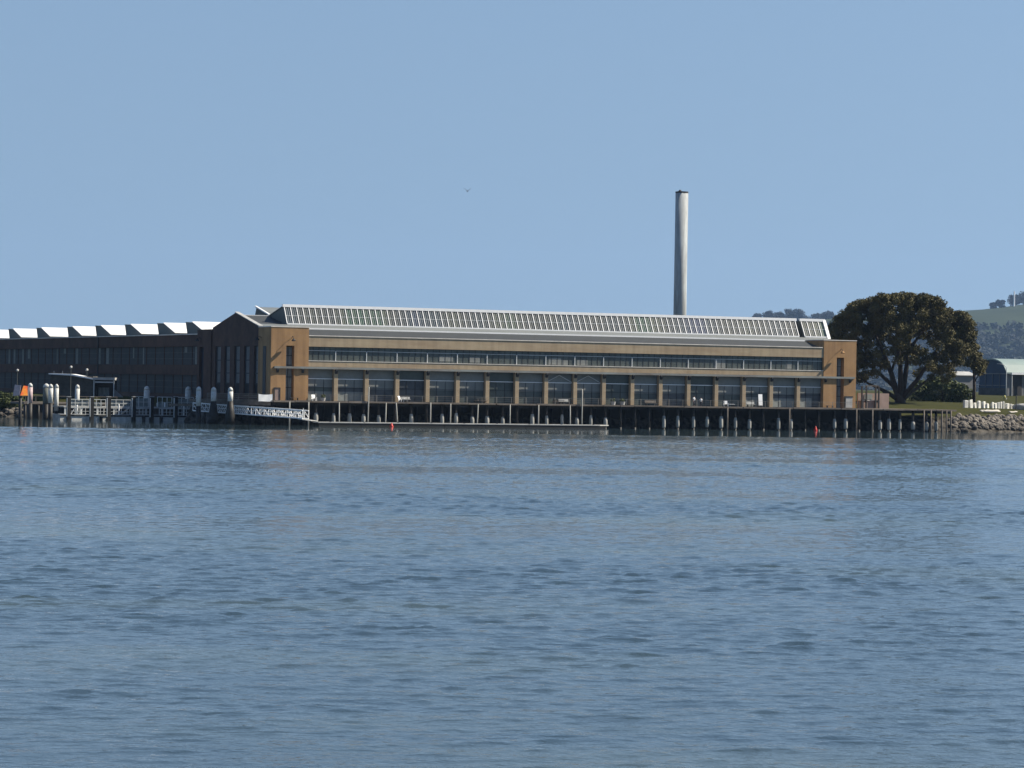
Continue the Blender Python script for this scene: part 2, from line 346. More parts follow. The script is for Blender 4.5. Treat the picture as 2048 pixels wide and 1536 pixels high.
def water_mesh():
    rs = np.random.RandomState(17)
    xr = [85.0]
    while xr[-1] < 230: xr.append(xr[-1]+0.2+0.012*(xr[-1]-85))
    xr = np.array(xr); XM = xr[-1]
    x = np.concatenate([-xr[::-1], np.arange(-84.8, 84.9, 0.2), xr])
    ys = [46.0]
    while ys[-1] < 470: ys.append(ys[-1]+0.10+0.0009*(ys[-1]-46))
    y = np.array(ys)
    X, Y = np.meshgrid(x, y)
    X = X.astype(np.float32); Y = Y.astype(np.float32); H = np.zeros_like(X)
    def waves(l0, l1, N, slope, spread, sharp):
        h = np.zeros_like(X)
        for l in np.exp(np.linspace(math.log(l0), math.log(l1), N)):
            th = rs.normal(0, spread)+pi/2+0.12; k = 2*pi/l
            c = np.cos(k*(cos(th)*X+sin(th)*Y)+rs.uniform(0, 2*pi))
            h += (slope*sqrt(2/N)/k)*(c+sharp*c*c)
        return h
    H += waves(.44, 1.0, 36, .076, .75, .15)
    H += waves(1.1, 4.0, 26, .036, .5, .2)
    # scattered steeper wavelets
    E = np.zeros_like(X)
    for i in range(16):
        l = rs.uniform(.9, 3.4); th = rs.uniform(0, 2*pi)
        E += np.cos(2*pi/l*(cos(th)*X*.42+sin(th)*Y*1.9)+rs.uniform(0, 6.28))
    E = np.clip(E/sqrt(8)-.80, 0, .9)
    H += waves(.34, .56, 16, .25, .16, .4)*E
    # gusts: patches of livelier and calmer ripples
    G = np.zeros_like(X)
    for i in range(14):
        l = rs.uniform(14, 90); th = rs.normal(0, .45)+pi/2
        G += np.cos(2*pi/l*(cos(th)*X*.6+sin(th)*Y)+rs.uniform(0, 6.28))
    G = np.clip(1+0.16*G, .45, 1.6)
    line = Y-0.20*X+3*np.sin(X*.07)
    calm = np.clip((462-line)/10, 0, 1); calm = calm*calm*(3-2*calm)*.97+.03
    edge = np.clip((XM-np.abs(X))/8, 0, 1)*np.clip((Y-46)/4, 0, 1)*np.clip((470-Y)/6, 0, 1)
    Z = WATER+H*G*calm*edge
    nx, ny = len(x), len(y)
    co = np.stack([X, Y, Z], -1).reshape(-1, 3).astype(np.float32)
    extra = np.array([(-4800, -200, WATER), (4800, -200, WATER), (4800, 1400, WATER), (-4800, 1400, WATER)], np.float32)
    nv = len(co); co = np.concatenate([co, extra])
    i = np.arange((nx-1)*(ny-1)); r = i//(nx-1); c = i % (nx-1); a = r*nx+c
    q = np.stack([a, a+1, a+1+nx, a+nx], -1)
    # the flat harbour round the rippled patch, joined to its four corners
    c00, c10, c11, c01 = 0, nx-1, nx*ny-1, nx*(ny-1)
    q = np.concatenate([q, np.array([(nv, nv+1, c10, c00), (nv+1, nv+2, c11, c10), (nv+2, nv+3, c01, c11), (nv+3, nv, c00, c01)])])
    me = bpy.data.meshes.new('water')
    me.vertices.add(len(co)); me.vertices.foreach_set('co', co.ravel())
    me.loops.add(4*len(q)); me.loops.foreach_set('vertex_index', q.ravel().astype(np.int32))
    me.polygons.add(len(q)); me.polygons.foreach_set('loop_start', np.arange(0, 4*len(q), 4, dtype=np.int32)); me.polygons.foreach_set('loop_total', np.full(len(q), 4, np.int32))
    me.polygons.foreach_set('use_smooth', np.ones(len(q), bool))
    me.update(calc_edges=True); me.materials.append(wm)
    o = bpy.data.objects.new('water', me); COL.objects.link(o); return o
w = water_mesh()
tag(w, kind='structure')

KH = 4.0     # the hill stands about seven kilometres away
def hill_h(X, Y):
    X = X/KH; Y = Y/KH
    crest = np.interp(X, [-900, -100, 60, 130, 150, 200, 273, 308, 420, 1200], [5, 10, 26, 45, 47, 50, 57.0, 60.5, 76, 90])
    a = np.exp(-((Y-1800)/np.where(Y < 1800, 260, 500))**2)
    n = 1.2*np.sin(X*.045+Y*.01)+0.8*np.sin(X*.11+1.3)*np.cos(Y*.03)
    return (-1.2+(crest-6.8+n*.5)*a)*KH+8
hm = mat('hill_grass', (0.05, 0.065, 0.035), 1.0, col2=(0.038, 0.05, 0.027), scale=0.006, detail=8, spec=0.05)
tag(grid('hill', np.linspace(-3600, 4600, 150), np.linspace(4700, 11400, 70), hill_h, hm), kind='structure')

# ------------------------------------------------------------------ foliage
def leaf_mesh(name, m, clumps, parent=None, nper=200, size=0.6, seed=1, flat=0.6):
    """clumps: (x,y,z,r) ; many small leaf-sprig quads spread through each clump's volume"""
    rs = np.random.RandomState(seed)
    cs = np.array([c[:3] for c in clumps]); rr = np.array([c[3] for c in clumps])
    per = np.maximum(12, (nper*(rr/rr.mean())**2).astype(int))
    idx = np.repeat(np.arange(len(clumps)), per); n = len(idx)
    d = rs.normal(size=(n, 3)); d /= np.linalg.norm(d, axis=1)[:, None]
    rad = rs.uniform(0.05, 1.0, n)**0.45
    P = cs[idx]+d*(rad*rr[idx])[:, None]*np.array([1, 1, flat])
    nrm = d+rs.normal(size=(n, 3))*0.8+np.array([0, 0, .25]); nrm /= np.linalg.norm(nrm, axis=1)[:, None]
    a = np.cross(nrm, rs.normal(size=(n, 3))); a /= np.linalg.norm(a, axis=1)[:, None]
    b = np.cross(nrm, a)
    s = size*rs.uniform(0.5, 1.3, n)[:, None]
    V = np.stack([P-a*s-b*s*.35, P+a*s*.2-b*s*.6, P+a*s+b*s*.3, P-a*s*.3+b*s*.6], 1).reshape(-1, 3)
    me = bpy.data.meshes.new(name)
    me.vertices.add(4*n); me.vertices.foreach_set('co', V.ravel())
    me.loops.add(4*n); me.loops.foreach_set('vertex_index', np.arange(4*n))
    me.polygons.add(n); me.polygons.foreach_set('loop_start', np.arange(0, 4*n, 4)); me.polygons.foreach_set('loop_total', np.full(n, 4))
    me.update(calc_edges=True); me.materials.append(m)
    o = bpy.data.objects.new(name, me); COL.objects.link(o)
    if parent: o.parent = parent
    return o
def simple_tree(name, label, base, hgt, rad, seed, m, group=None, cat='tree', nper=110, size=0.6, trunk=True, trunk_frac=0.35):
    rg = random.Random(seed)
    t = thing(name, label, cat, base, 0, group)
    cl = []
    for i in range(16):
        a = rg.uniform(0, 2*pi); q = rg.random()**.5
        zz = rg.uniform(trunk_frac, 0.92)
        k = 1-abs((zz-trunk_frac)/(1-trunk_frac)-0.35)*0.9
        cl.append((cos(a)*q*rad*k*.75, sin(a)*q*rad*k*.75, hgt*zz, rad*rg.uniform(.28, .5)))
    cl.append((0, 0, hgt*.88, rad*.35))
    leaf_mesh('crown', m, cl, t, nper, size, seed, .75)
    if trunk:
        mb = MB()
        mb.tube([(0, 0, -0.6), (rad*.04, 0, hgt*.25), (0, rad*.05, hgt*.55), (rad*.03, 0, hgt*.8)], [hgt*.035, hgt*.027, hgt*.018, hgt*.006], 7)
        for i in range(5):
            a = rg.uniform(0, 2*pi); z0 = hgt*rg.uniform(.25, .6)
            mb.tube([(0, 0, z0), (cos(a)*rad*.3, sin(a)*rad*.3, z0+hgt*.14), (cos(a)*rad*.6, sin(a)*rad*.6, z0+hgt*.22)], [hgt*.014, hgt*.009, hgt*.004], 5)
        mb.build('trunk', M['bark'], t, True)
    return t
def gz(x, y): return float(land_h(np.array([x]), np.array([y]))[0])

# the big spreading tree behind the wharf
def big_tree():
    Y = 600.0
    b = at(1800, 808, Y); b.z = gz(b.x, b.y)
    t = thing('spreading_tree', 'huge dark olive dome-shaped tree behind the right end of the wharf', 'tree', b)
    S = Y/FPX
    def L(px, py, dy=0):
        p = at(px, py, Y); return Vector((p.x-b.x, dy, p.z-b.z))
    rg = random.Random(21)
    cl = []
    # outline of the dome in the photograph's proportions: x -> upper edge y, lower edge y
    top = [(1660, 668), (1668, 648), (1690, 622), (1715, 603), (1745, 594), (1775, 588), (1804, 586), (1840, 589), (1870, 593), (1886, 604), (1892, 618), (1915, 624), (1934, 640), (1944, 668)]
    bot = [(1660, 690), (1690, 735), (1720, 762), (1745, 758), (1765, 735), (1800, 722), (1830, 728), (1850, 752), (1880, 768), (1905, 745), (1925, 715), (1944, 690)]
    def itp(P, x): return float(np.interp(x, [p[0] for p in P], [p[1] for p in P]))
    for i in range(760):
        px = rg.uniform(1664, 1940)
        yt = itp(top, px); yb = itp(bot, px)
        q = rg.random()
        q = q**1.35
        py = yt+5+(yb-yt-8)*q
        half = (px-1800)/140.0
        dmax = 14.0*sqrt(max(0.05, 1-half*half))*sqrt(max(0.1, 1-(max(0, 0.55-q))**2))
        dy = rg.uniform(-1, 1)
        dy = (abs(dy)**.6)*(1 if dy > 0 else -1)*dmax*.92
        r = rg.uniform(0.7, 1.5)
        # leave gaps in the middle of the lower crown, where limbs and light show through
        if q > .52 and 1745 < px < 1880 and rg.random() < .36: continue
        p = L(px, py, dy)
        cl.append((p.x, p.y, p.z, r))
    # a crisp but uneven rim
    for i in range(150):
        px = rg.uniform(1662, 1942); p = L(px, itp(top, px)+rg.uniform(6, 16), rg.uniform(-7, 7)); cl.append((p.x, p.y, p.z, rg.uniform(.7, 1.35)))
    leaf_mesh('crown', M['leaf'], cl, t, 190, 0.20, 5, .78)
    mb = MB()
    def limb(pts, rs): mb.tube([L(*p) if len(p) == 2 else L(p[0], p[1], p[2]) for p in pts], rs, 8)
    limb([(1800, 814), (1800, 800), (1797, 786)], [1.35, 1.05, 0.85])
    limb([(1799, 796), (1790, 775), (1782, 745), (1770, 712), (1755, 680), (1745, 650)], [.75, .6, .5, .38, .25, .12])
    limb([(1800, 796), (1800, 765, -1), (1798, 730, -2), (1792, 690, -3), (1785, 640, -3)], [.7, .55, .45, .32, .12])
    limb([(1803, 796), (1808, 770), (1813, 735), (1816, 700), (1822, 660), (1830, 620)], [.7, .55, .45, .36, .22, .1])
    limb([(1804, 797), (1818, 778, -1), (1832, 758, -3), (1850, 728, -4), (1870, 695, -5), (1890, 665, -5)], [.6, .5, .42, .32, .22, .1])
    limb([(1806, 799), (1826, 784, 2), (1850, 768, 4), (1880, 745, 5)], [.5, .38, .26, .1])
    limb([(1794, 798), (1775, 786, -1), (1755, 776, -2), (1735, 768, -3), (1715, 755, -3)], [.5, .42, .32, .22, .1])
    limb([(1790, 775), (1768, 752, 3), (1745, 730, 4), (1715, 700, 5), (1690, 670, 5)], [.45, .38, .3, .2, .1])
    limb([(1816, 700), (1840, 672, 1), (1862, 645, 2)], [.3, .2, .08])
    limb([(1798, 730, -2), (1812, 705, -3), (1830, 680, -4)], [.3, .22, .1])
    limb([(1782, 745), (1790, 715, -2), (1800, 690, -4)], [.3, .2, .1])
    limb([(1766, 781, -1.5), (1765, 795, -2), (1764, 806, -2)], [.25, .2, .15])
    mb.build('trunk', M['bark'], t, True)
    return t
big_tree()
b = at(1947, 792, 625); simple_tree('tree', 'smaller rounded olive tree standing in front of the arched glass building', (b.x, b.y, gz(b.x, b.y)), 13.0, 3.3, 31, M['leaf'], nper=230, size=.23, trunk_frac=.5)
for k, (px, py, Y, h, r, lab) in enumerate([(1848, 790, 640, 4.6, 3.6, 'dark green shrub against the right side of the big tree trunk'),
                                           (1884, 792, 635, 5.0, 4.2, 'broad green shrub in the middle of the clump right of the big tree'),
                                           (1917, 794, 632, 3.9, 3.4, 'yellow-green shrub at the right end of the clump by the grey shed')]):
    b = at(px, py, Y)
    simple_tree('shrub', lab, (b.x, b.y, gz(b.x, b.y)-.3), h, r, 50+k, M['leaf2'], group='shrubs right of the big tree', cat='shrub', nper=130, size=.32, trunk=True, trunk_frac=.12)

# trees on the far hill
far = [(1514, 629, 11, 7, 'tiny pointed tree far left of the hilltop trees seen over the roof'), (1541, 624, 15, 9, 'ragged tree on the hilltop left of the tall clump over the roof'), (1557, 626, 13, 8, 'ragged twin-topped tree leaning against the tall hilltop clump'),
       (1580, 619, 17, 11, 'left half of the tallest tree clump on the hilltop over the roof'), (1600, 621, 16, 11, 'right half of the tallest tree clump on the hilltop over the roof'), (1636, 629, 13, 9, 'low tree on the hilltop beside the end of the glazed roof'),
       (1655, 626, 14, 10, 'hilltop tree just left of the big dark dome tree'), (1985, 606, 7, 5, 'small bush-like tree on the crest of the grassy hill'), (2001, 601, 10, 6, 'wind-bent tree on the crest of the grassy hill'),
       (2031, 590, 16, 9, 'tall airy tree near the photo edge on the hill crest'), (2052, 586, 19, 10, 'tall tree cut by the right photo edge on the hill crest')]
for k, (px, py, h, r, lab) in enumerate(far):
    YH = 1790.0*KH; p = at(px, py, YH)
    base = float(hill_h(np.array([p.x]), np.array([YH]))[0]); h = max(9, p.z-base)
    simple_tree('tree', lab, (p.x, YH, base-1), h, r*.62*KH, 80+k, M['leaffar'], group='trees on the far hill', nper=110, size=2.0, trunk_frac=.2)
cl = []
rg = random.Random(5)
for i in range(3600):
    x = rg.uniform(130, 460)*KH; y = rg.uniform(1250, 1740)*KH
    zt = float(hill_h(np.array([x]), np.array([y]))[0])
    if (zt-8)*1800/y > 38: continue
    cl.append((x, y, zt+rg.uniform(1, 9), rg.uniform(13, 23)))
o = leaf_mesh('woodland', M['leaffar'], cl, None, 34, 5.5, 9, .5)
tag(o, 'dark hazy woodland covering the lower slope of the hill', 'woodland', kind='stuff')
p = at(2028, 622, 1780*KH)
o = MB().tube([(0, 0, -1), (0, 0, 36)], [2, 1.6], 8).build('utility_pole', M['white']); o.location = (p.x, 1780*KH, float(hill_h(np.array([p.x]), np.array([1780.*KH]))[0]))
tag(o, 'pale white post standing under the trees on the hill crest', 'pole')

# ------------------------------------------------------------------ industrial hall on the wharf
DECK = 4.5
U1 = 113.3
hall = lthing('industrial_hall', 'long tan brick hall with glazed butterfly roof standing along the wharf', 'building')
# facade bands between the two corner towers
a0, a1 = 6.72, 106.48
MB().box(a0, a1, .12, .62, 13.65, 15.42).build('parapet_wall', M['stucco'], hall)
MB().box(a0, a1, .12, .75, 10.02, 11.20).build('spandrel_wall', M['stucco'], hall)
MB().box(a0+.02, a1-.25, .02, .80, 15.42, 15.56).build('coping', M['coping'], hall)
MB().box(a0, a1, .05, .58, 11.20, 11.30).build('window_sill', M['coping'], hall)
BAY, UC = 5.6, 11.76
cu = [UC+BAY*k for k in range(17)]
edges = [a0]+cu+[a1]
cproto = None
for u in cu:
    if cproto is None:
        cproto = MB().box(-.36, .36, .12, .95, 4.3, 10.02).build('column', M['stucco'], hall, bevel=.03); cproto.location = (u, 0, 0)
    else: cp(cproto, hall, (u, 0, 0))
# upper strip windows: one per bay
def up_window(w):
    g = MB().box(.03, w-.03, .55, .60, 11.30, 13.65).build('upper_window', M['glass'], hall)
    f = MB(); f.box(-.07, .07, .42, .549, 11.30, 12.95)
    f.box(.07, w-.07, .49, .549, 12.95, 13.02)
    f.build('frame', M['rail'], g)
    t = MB()
    k = 5
    for i in range(1, k): t.box(w*i/k-.03, w*i/k+.03, .50, .549, 11.30, 13.65)
    t.build('mullion', M['dark'], g)
    return g
proto_u = up_window(BAY)
first_u = up_window(cu[0]-a0); first_u.location = (a0, 0, 0)
last_u = up_window(a1-cu[-1]); last_u.location = (cu[-1], 0, 0)
proto_u.location = (cu[0], 0, 0)
for i in range(1, 16): cp(proto_u, hall, (cu[i], 0, 0))
# things seen behind the upper glass: pale screens
for (px, wd, z0, z1) in [(892, 2.6, 11.6, 12.5), (950, 1.9, 11.5, 12.4), (1110, 2.4, 11.4, 12.6), (1130, 1.2, 11.4, 12.2), (1165, 2.0, 11.4, 12.3), (1578, 1.2, 11.5, 12.6), (1440, 2.2, 11.4, 12.9)]:
    u, _ = onv(px, 715, .5)
    MB().box(u-wd/2, u+wd/2, .535, .546, z0, z1).build('window_blind', M['blind'], hall)
# lower bay glazing
rb0 = random.Random(44)
def low_window(x0, x1, style):
    w = x1-x0
    g = MB().box(.0, w, .98, 1.03, 4.45, 10.02).build('lower_window', rb0.choice([M['glass'], M['glassb'], M['glassc']]), hall); g.location = (x0, 0, 0)
    MB().box(0.02, w-.02, .86, .979, 8.18, 8.30).build('transom', M['white'], g)
    mm = MB()
    for i in (1, 2): mm.box(w*i/3-.035, w*i/3+.035, .90, .979, 4.45, 8.18)
    mm.box(0.02, w-.02, .90, .979, 6.70, 6.76)
    mm.build('mullion', M['dark'], g)
    if style == 1:
        MB().box(.05, w-.05, .945, .978, 6.6, 8.17).build('roller_blind', M['blind'], g)
    elif style == 2:
        MB().box(.05, w-.05, .945, .978, 6.8, 8.17).build('roller_blind', M['blind'], g)
        MB().box(.05, w-.05, .93, .978, 4.55, 6.1).build('kick_panel', M['kick'], g)
    elif style == 3:
        MB().box(.05, w*.6, .93, .978, 4.55, 6.25).build('kick_panel', M['kick'], g)
        MB().box(.05, w-.05, .945, .978, 7.1, 8.17).build('roller_blind', M['blind'], g)
    if style in (0, 1, 2, 3):
        MB().box(.05, w-.05, .955, .977, 8.32, 9.9).build('upper_blind', M['blind'] if style != 0 else M['glassb'], g)
styles = [2, 2, 1, 0, 1, 1, 0, 1, 1, 1, 0, 1, 1, 0, 1, 3, 2, 3]
for k in range(18):
    x0 = edges[k]+(.36 if k else 0); x1 = edges[k+1]-(.36 if k < 17 else 0)
    low_window(x0, x1, styles[k])
# pale gable-shaped bracing seen across two bays near the middle
for k in (8, 9):
    f = MB(); um = (edges[k]+edges[k+1])/2
    f.bar((edges[k]+.4, .80, 8.36), (um, .80, 9.55), .09); f.bar((um, .80, 9.55), (edges[k+1]-.4, .80, 8.36), .09)
    f.build('brace', M['rail'], hall)
# steel crane beam on brackets along the front
MB().box(.55, 112.95, -.34, -.04, 9.88, 10.24).build('crane_beam', M['beam'], hall)
bp_ = None
for u in [1.2, 5.7]+cu+[106.9, 112.0]:
    if bp_ is None:
        bp_ = MB().prism([(-.33, 9.875), (-.33, 9.65), (-.12, 9.2), (.115, 9.1), (.115, 9.875)], 'u', -.2, .2).build('bracket', M['dark'], hall); bp_.location = (u, 0, 0)
    else: cp(bp_, hall, (u, 0, 0))
# corner towers with a deep slot window
def tower(x0, x1, s0, s1, left):
    mb = MB()
    zt = 16.8
    mb.box(x0, s0, 0, 6.5, 4.2, zt)
    mb.box(s1, x1, 0, 6.5, 4.2, zt)
    mb.box(s0, s1, 0, 6.5, 13.72, zt)
    mb.box(s0, s1, 1.25, 6.5, 4.2, 13.72)
    t = mb.build('corner_tower', M['brick'], hall)
    MB().box(x0-.06, x1+.06, -.06, 6.56, zt, zt+.14).build('coping', M['coping'], t)
    g = MB().box(s0+.02, s1-.02, 1.12, 1.245, 4.5, 13.5).build('slot_window', M['mesh'], t)
    f = MB()
    for z in (6.6, 8.4, 10.4, 12.0): f.box(s0+.02, s1-.02, 1.05, 1.119, z, z+.1)
    f.box((s0+s1)/2-.04, (s0+s1)/2+.04, 1.05, 1.119, 4.5, 13.5)
    f.build('mullion', M['dark'], g)
    # goose-neck wall lamp
    uc = (s0+s1)/2+(.25 if left else -.1); zc = 14.75
    lm = MB().tube([(uc, 0, zc+.25), (uc, -.35, zc+.55), (uc, -.75, zc+.45), (uc, -.85, zc+.15)], .045, 6).build('wall_lamp', M['dark'], t)
    MB().tube([(uc, -.85, zc+.2), (uc, -.87, zc+.05), (uc, -.92, zc-.22)], [.06, .22, .40], 12).build('lamp_shade', M['brick'] if not left else M['dark'], lm)
    return t
tl = tower(0.0, 6.72, 2.70, 4.15, True)
tr = tower(106.48, U1, 109.2, 110.75, False)
# small doorway on the left tower, vent grilles
u0, z0 = onv(548, 789, 0); u1, z1 = onv(560, 775, 0)
d = MB().box(u0+.12, u1-.1, -.03, -.004, 4.55, z1-.15).build('door', M['pink'], tl)
fr = MB(); fr.box(u0-.05, u0+.12, -.10, -.004, 4.5, z1); fr.box(u1-.1, u1+.06, -.10, -.004, 4.5, z1); fr.box(u0+.12, u1-.1, -.10, -.004, z1-.15, z1)
fr.build('door_frame', M['dark'], d)
u0, z0 = onv(1698, 806, 0)
d = MB().box(u0-.7, u0+.7, -.03, -.004, 4.6, 6.5).build('door', M['conc'], tr)
fr = MB(); fr.box(u0-.95, u0-.7, -.10, -.004, 4.55, 6.7); fr.box(u0-.7, u0+.8, -.10, -.004, 6.5, 6.7)  # dark strips standing in for the shadow beside the pale panel
fr.build('door_frame', M['dark'], d)
# roofs
MB().prism([(.72, 15.25), (.72, 15.38), (6.5, 16.68), (6.5, 16.4)], 'u', a0+.05, U1-6.95).build('lower_roof', M['greyroof'], hall)
MB().box(a0+.1, U1-7.2, 6.42, 6.78, 16.62, 16.90).build('roof_curb', M['white'], hall)
MB().prism([(6.8, 16.3), (6.8, 16.84), (10.36, 17.48), (10.36, 16.4)], 'u', 1.0, U1-.5).build('upper_roof', M['lightroof'], hall)
MB().prism([(28.3, 16.4), (28.3, 17.44), (32.0, 16.8), (39.5, 15.3), (39.5, 14.8)], 'u', 1.0, U1-.5).build('rear_roof', M['greyroof'], hall)
# core walls (east, rear)
MB().box(U1-.9, U1-.1, 6.52, 39.6, 4.2, 16.45).build('east_wall', M['brick'], hall)
MB().box(1.2, U1-1.0, 39.0, 39.6, 4.2, 15.2).build('rear_wall', M['brick'], hall)
MB().box(6.8, U1-7, 1.1, 1.4, 4.2, 15.2).build('inner_wall', M['dark'], hall)
# butterfly monitor: two sections with a joint between them
gu, _ = onv(1600.5, 662, 11)
def gtint():
    m = mat('monitor_glass', (0.06, 0.07, 0.075), 0.25, spec=0.3)
    n = m.node_tree; b_ = n.nodes['Principled BSDF']
    tc = n.nodes.new('ShaderNodeTexCoord'); mp = n.nodes.new('ShaderNodeMapping'); mp.inputs['Scale'].default_value = (1, 0, 0)
    no = n.nodes.new('ShaderNodeTexNoise'); no.inputs['Scale'].default_value = .075; no.inputs['Detail'].default_value = 2
    rp = n.nodes.new('ShaderNodeValToRGB'); e = rp.color_ramp.elements
    e[0].position = .30; e[0].color = (.03, .04, .12, 1); e[1].position = .72; e[1].color = (.13, .045, .03, 1)
    for pos, c in ((.42, (.035, .05, .06, 1)), (.5, (.05, .055, .05, 1)), (.57, (.065, .075, .055, 1)), (.64, (.03, .075, .05, 1))):
        q = e.new(pos); q.color = c
    L = n.links; L.new(tc.outputs['Object'], mp.inputs[0]); L.new(mp.outputs[0], no.inputs['Vector']); L.new(no.outputs['Fac'], rp.inputs[0]); L.new(rp.outputs[0], b_.inputs['Base Color'])
    return m
M['monglass'] = gtint()
VB, ZB, VT, ZT = 10.4, 17.52, 12.2, 20.62
def monitor(x0, x1, lend, rend):
    prof = [(VB+.05, 17.3), (VT, 20.6), (19.3, 19.05), (26.4, 20.6), (28.2, 17.3)]
    root = MB().prism([(p[0], p[1]) for p in prof], 'u', x0+.25, x1-.25).build('roof_monitor', M['endwall'], hall)
    # white butterfly roof slabs
    rp = MB()
    rp.prism([(VT-.05, 20.62), (VT-.05, 20.74), (19.3, 19.2), (19.3, 19.06)], 'u', x0+.1, x1-.1)
    rp.prism([(19.32, 19.06), (19.32, 19.2), (26.5, 20.74), (26.5, 20.62)], 'u', x0+.1, x1-.1)
    rp.build('roof_panel', M['lightroof'], root)
    # rim trim on the end rakes
    for xx in (x0, x1-.35):
        rm = MB(); rm.prism([(19.35, 19.22), (19.35, 19.42), (26.55, 20.95), (26.55, 20.75)], 'u', xx, xx+.35)
        rm.build('rake_trim', M['white'], root)
    # front glazing
    n = Vector((0, -(ZT-ZB), VT-VB)).normalized()*-1
    n = Vector((0, -(ZT-ZB), -(VB-VT))).normalized()      # outward: towards -v and up
    def pt(x, s, o): return Vector((x, VB+(VT-VB)*s, ZB+(ZT-ZB)*s))+Vector((0, n.y, n.z))*o
    g = MB().add([pt(x0+.3, 0, .05), pt(x1-.3, 0, .05), pt(x1-.3, 1, .05), pt(x0+.3, 1, .05)], [(0, 1, 2, 3)]).build('glazing', M['monglass'], root)
    bars = MB(); k = max(2, int(round((x1-x0-.6)/1.12)))
    thin = MB()
    for i in range(k+1):
        x = x0+.3+(x1-x0-.6)*i/k
        bars.bar(pt(x, 0.0, .12), pt(x, 1.0, .12), .115, .10)
        if i < k:
            for q in (.33, .67):
                xx = x+(x1-x0-.6)/k*q; thin.bar(pt(xx, 0.02, .09), pt(xx, .98, .09), .03, .03)
    bars.bar(pt(x0+.3, 0.0, .14), pt(x1-.3, 0.0, .14), .16, .22)
    bars.build('mullion', M['white'], g)
    thin.bar(pt(x0+.3, .47, .085), pt(x1-.3, .47, .085), .055, .07)
    thin.build('glazing_bar', M['rail'], g)
    # white ridge fascia
    MB().prism([(VT-.32, 20.50), (VT-.32, 20.98), (VT+.25, 20.98), (VT+.25, 20.80), (VT-.1, 20.80), (VT-.1, 20.50)], 'u', x0, x1).build('ridge_cap', M['white'], root)
    if rend:
        f = MB(); f.bar(pt(x1-.15, -.12, .2), pt(x1-.15, 1.0, .2), .6, .25); f.build('end_frame', M['white'], root)
    return root
monitor(6.2, gu-.32, True, False)
monitor(gu+.36, U1+.15, False, True)
MB().bar((gu+.0, 6.3, 16.75), (gu+1.6, .8, 15.55), .1, .1).build('roof_pipe', M['rail'], hall)
# west gable end between the towers
gw = MB()
gv0, gv1, gpk = 6.55, 31.9, 19.3
wins = [(30.2, 27.2), (25.1, 22.2), (19.8, 16.85), (14.6, 11.7), (9.4, 6.75)]
zb, ztp = 5.3, 13.66
gw.prism([(gv0, ztp), (gv0, 17.0), (gpk, 19.5), (gv1, 17.0), (gv1, ztp)], 'u', .25, .9)
prev = gv1
for (b0, b1) in wins:
    gw.box(.25, .9, b0, prev, zb, ztp); prev = b1
gw.box(.25, .9, gv0, prev, zb, ztp)
gw.box(.25, .9, gv0, gv1, 4.2, zb)
gable = gw.build('gable_wall', M['darkbrick'], hall)
for (b0, b1) in wins:
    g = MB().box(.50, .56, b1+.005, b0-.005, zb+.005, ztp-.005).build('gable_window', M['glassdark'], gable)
    f = MB()
    for z in (7.1, 8.9, 11.15): f.box(.40, .499, b1+.01, b0-.01, z, z+.16)
    for i in (1, 2, 3, 4): f.box(.44, .499, b1+(b0-b1)*i/5-.025, b1+(b0-b1)*i/5+.025, zb+.01, ztp-.01)
    f.build('mullion', M['dark'], g)
    MB().box(.475, .495, b1+.12, b0-.7, zb+2.0, ztp-.1).build('blind', M['paleblind'], g)  # pale sheet standing in for light on the pane
MB().prism([(gv0+.05, 16.5), (gv0+.05, 16.64), (gpk, 19.05), (gpk, 18.9)], 'u', .91, 6.3).build('gable_roof', M['greyroof'], hall)
MB().prism([(gpk+.02, 18.9), (gpk+.02, 19.05), (gv1-.05, 16.64), (gv1-.05, 16.5)], 'u', .91, 6.3).build('gable_roof', M['greyroof'], hall)
MB().bar((.4, gv0-.1, 17.03), (.4, gpk, 19.58), .8, .14).build('gable_trim', M['conc'], hall)
MB().bar((.95, gpk, 19.1), (6.3, gpk, 19.1), .3, .1).build('ridge_trim', M['white'], hall)
# north-west tower of the gable end
nt_ = MB()
nt_.box(0, 6.7, 31.95, 36.0, 4.2, 16.6); nt_.box(0, 6.7, 38.6, 39.8, 4.2, 16.6); nt_.box(0, 6.7, 36.0, 38.6, 13.6, 16.6); nt_.box(.6, 6.7, 36.0, 38.6, 4.2, 13.6)
t = nt_.build('gable_tower', M['darkbrick'], hall)
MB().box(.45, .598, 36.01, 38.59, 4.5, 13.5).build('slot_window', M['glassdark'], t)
MB().box(-.08, 6.7, 31.9, 39.85, 16.6, 16.72).build('coping', M['greyroof'], t)
# west face of the left tower has its own slot and lamps
MB().box(-.06, -.004, 2.4, 3.9, 4.6, 13.6).build('slot_window', M['glassdark'], tl)
for v in (4.9, 37.5):
    lm = MB().tube([(0, v, 15.0), (-.45, v, 15.3), (-.75, v, 14.95)], .05, 6).build('wall_lamp', M['dark'], hall)
    MB().tube([(-.75, v, 15.05), (-.78, v, 14.6)], [.15, .42], 10).build('lamp_shade', M['dark'], lm)

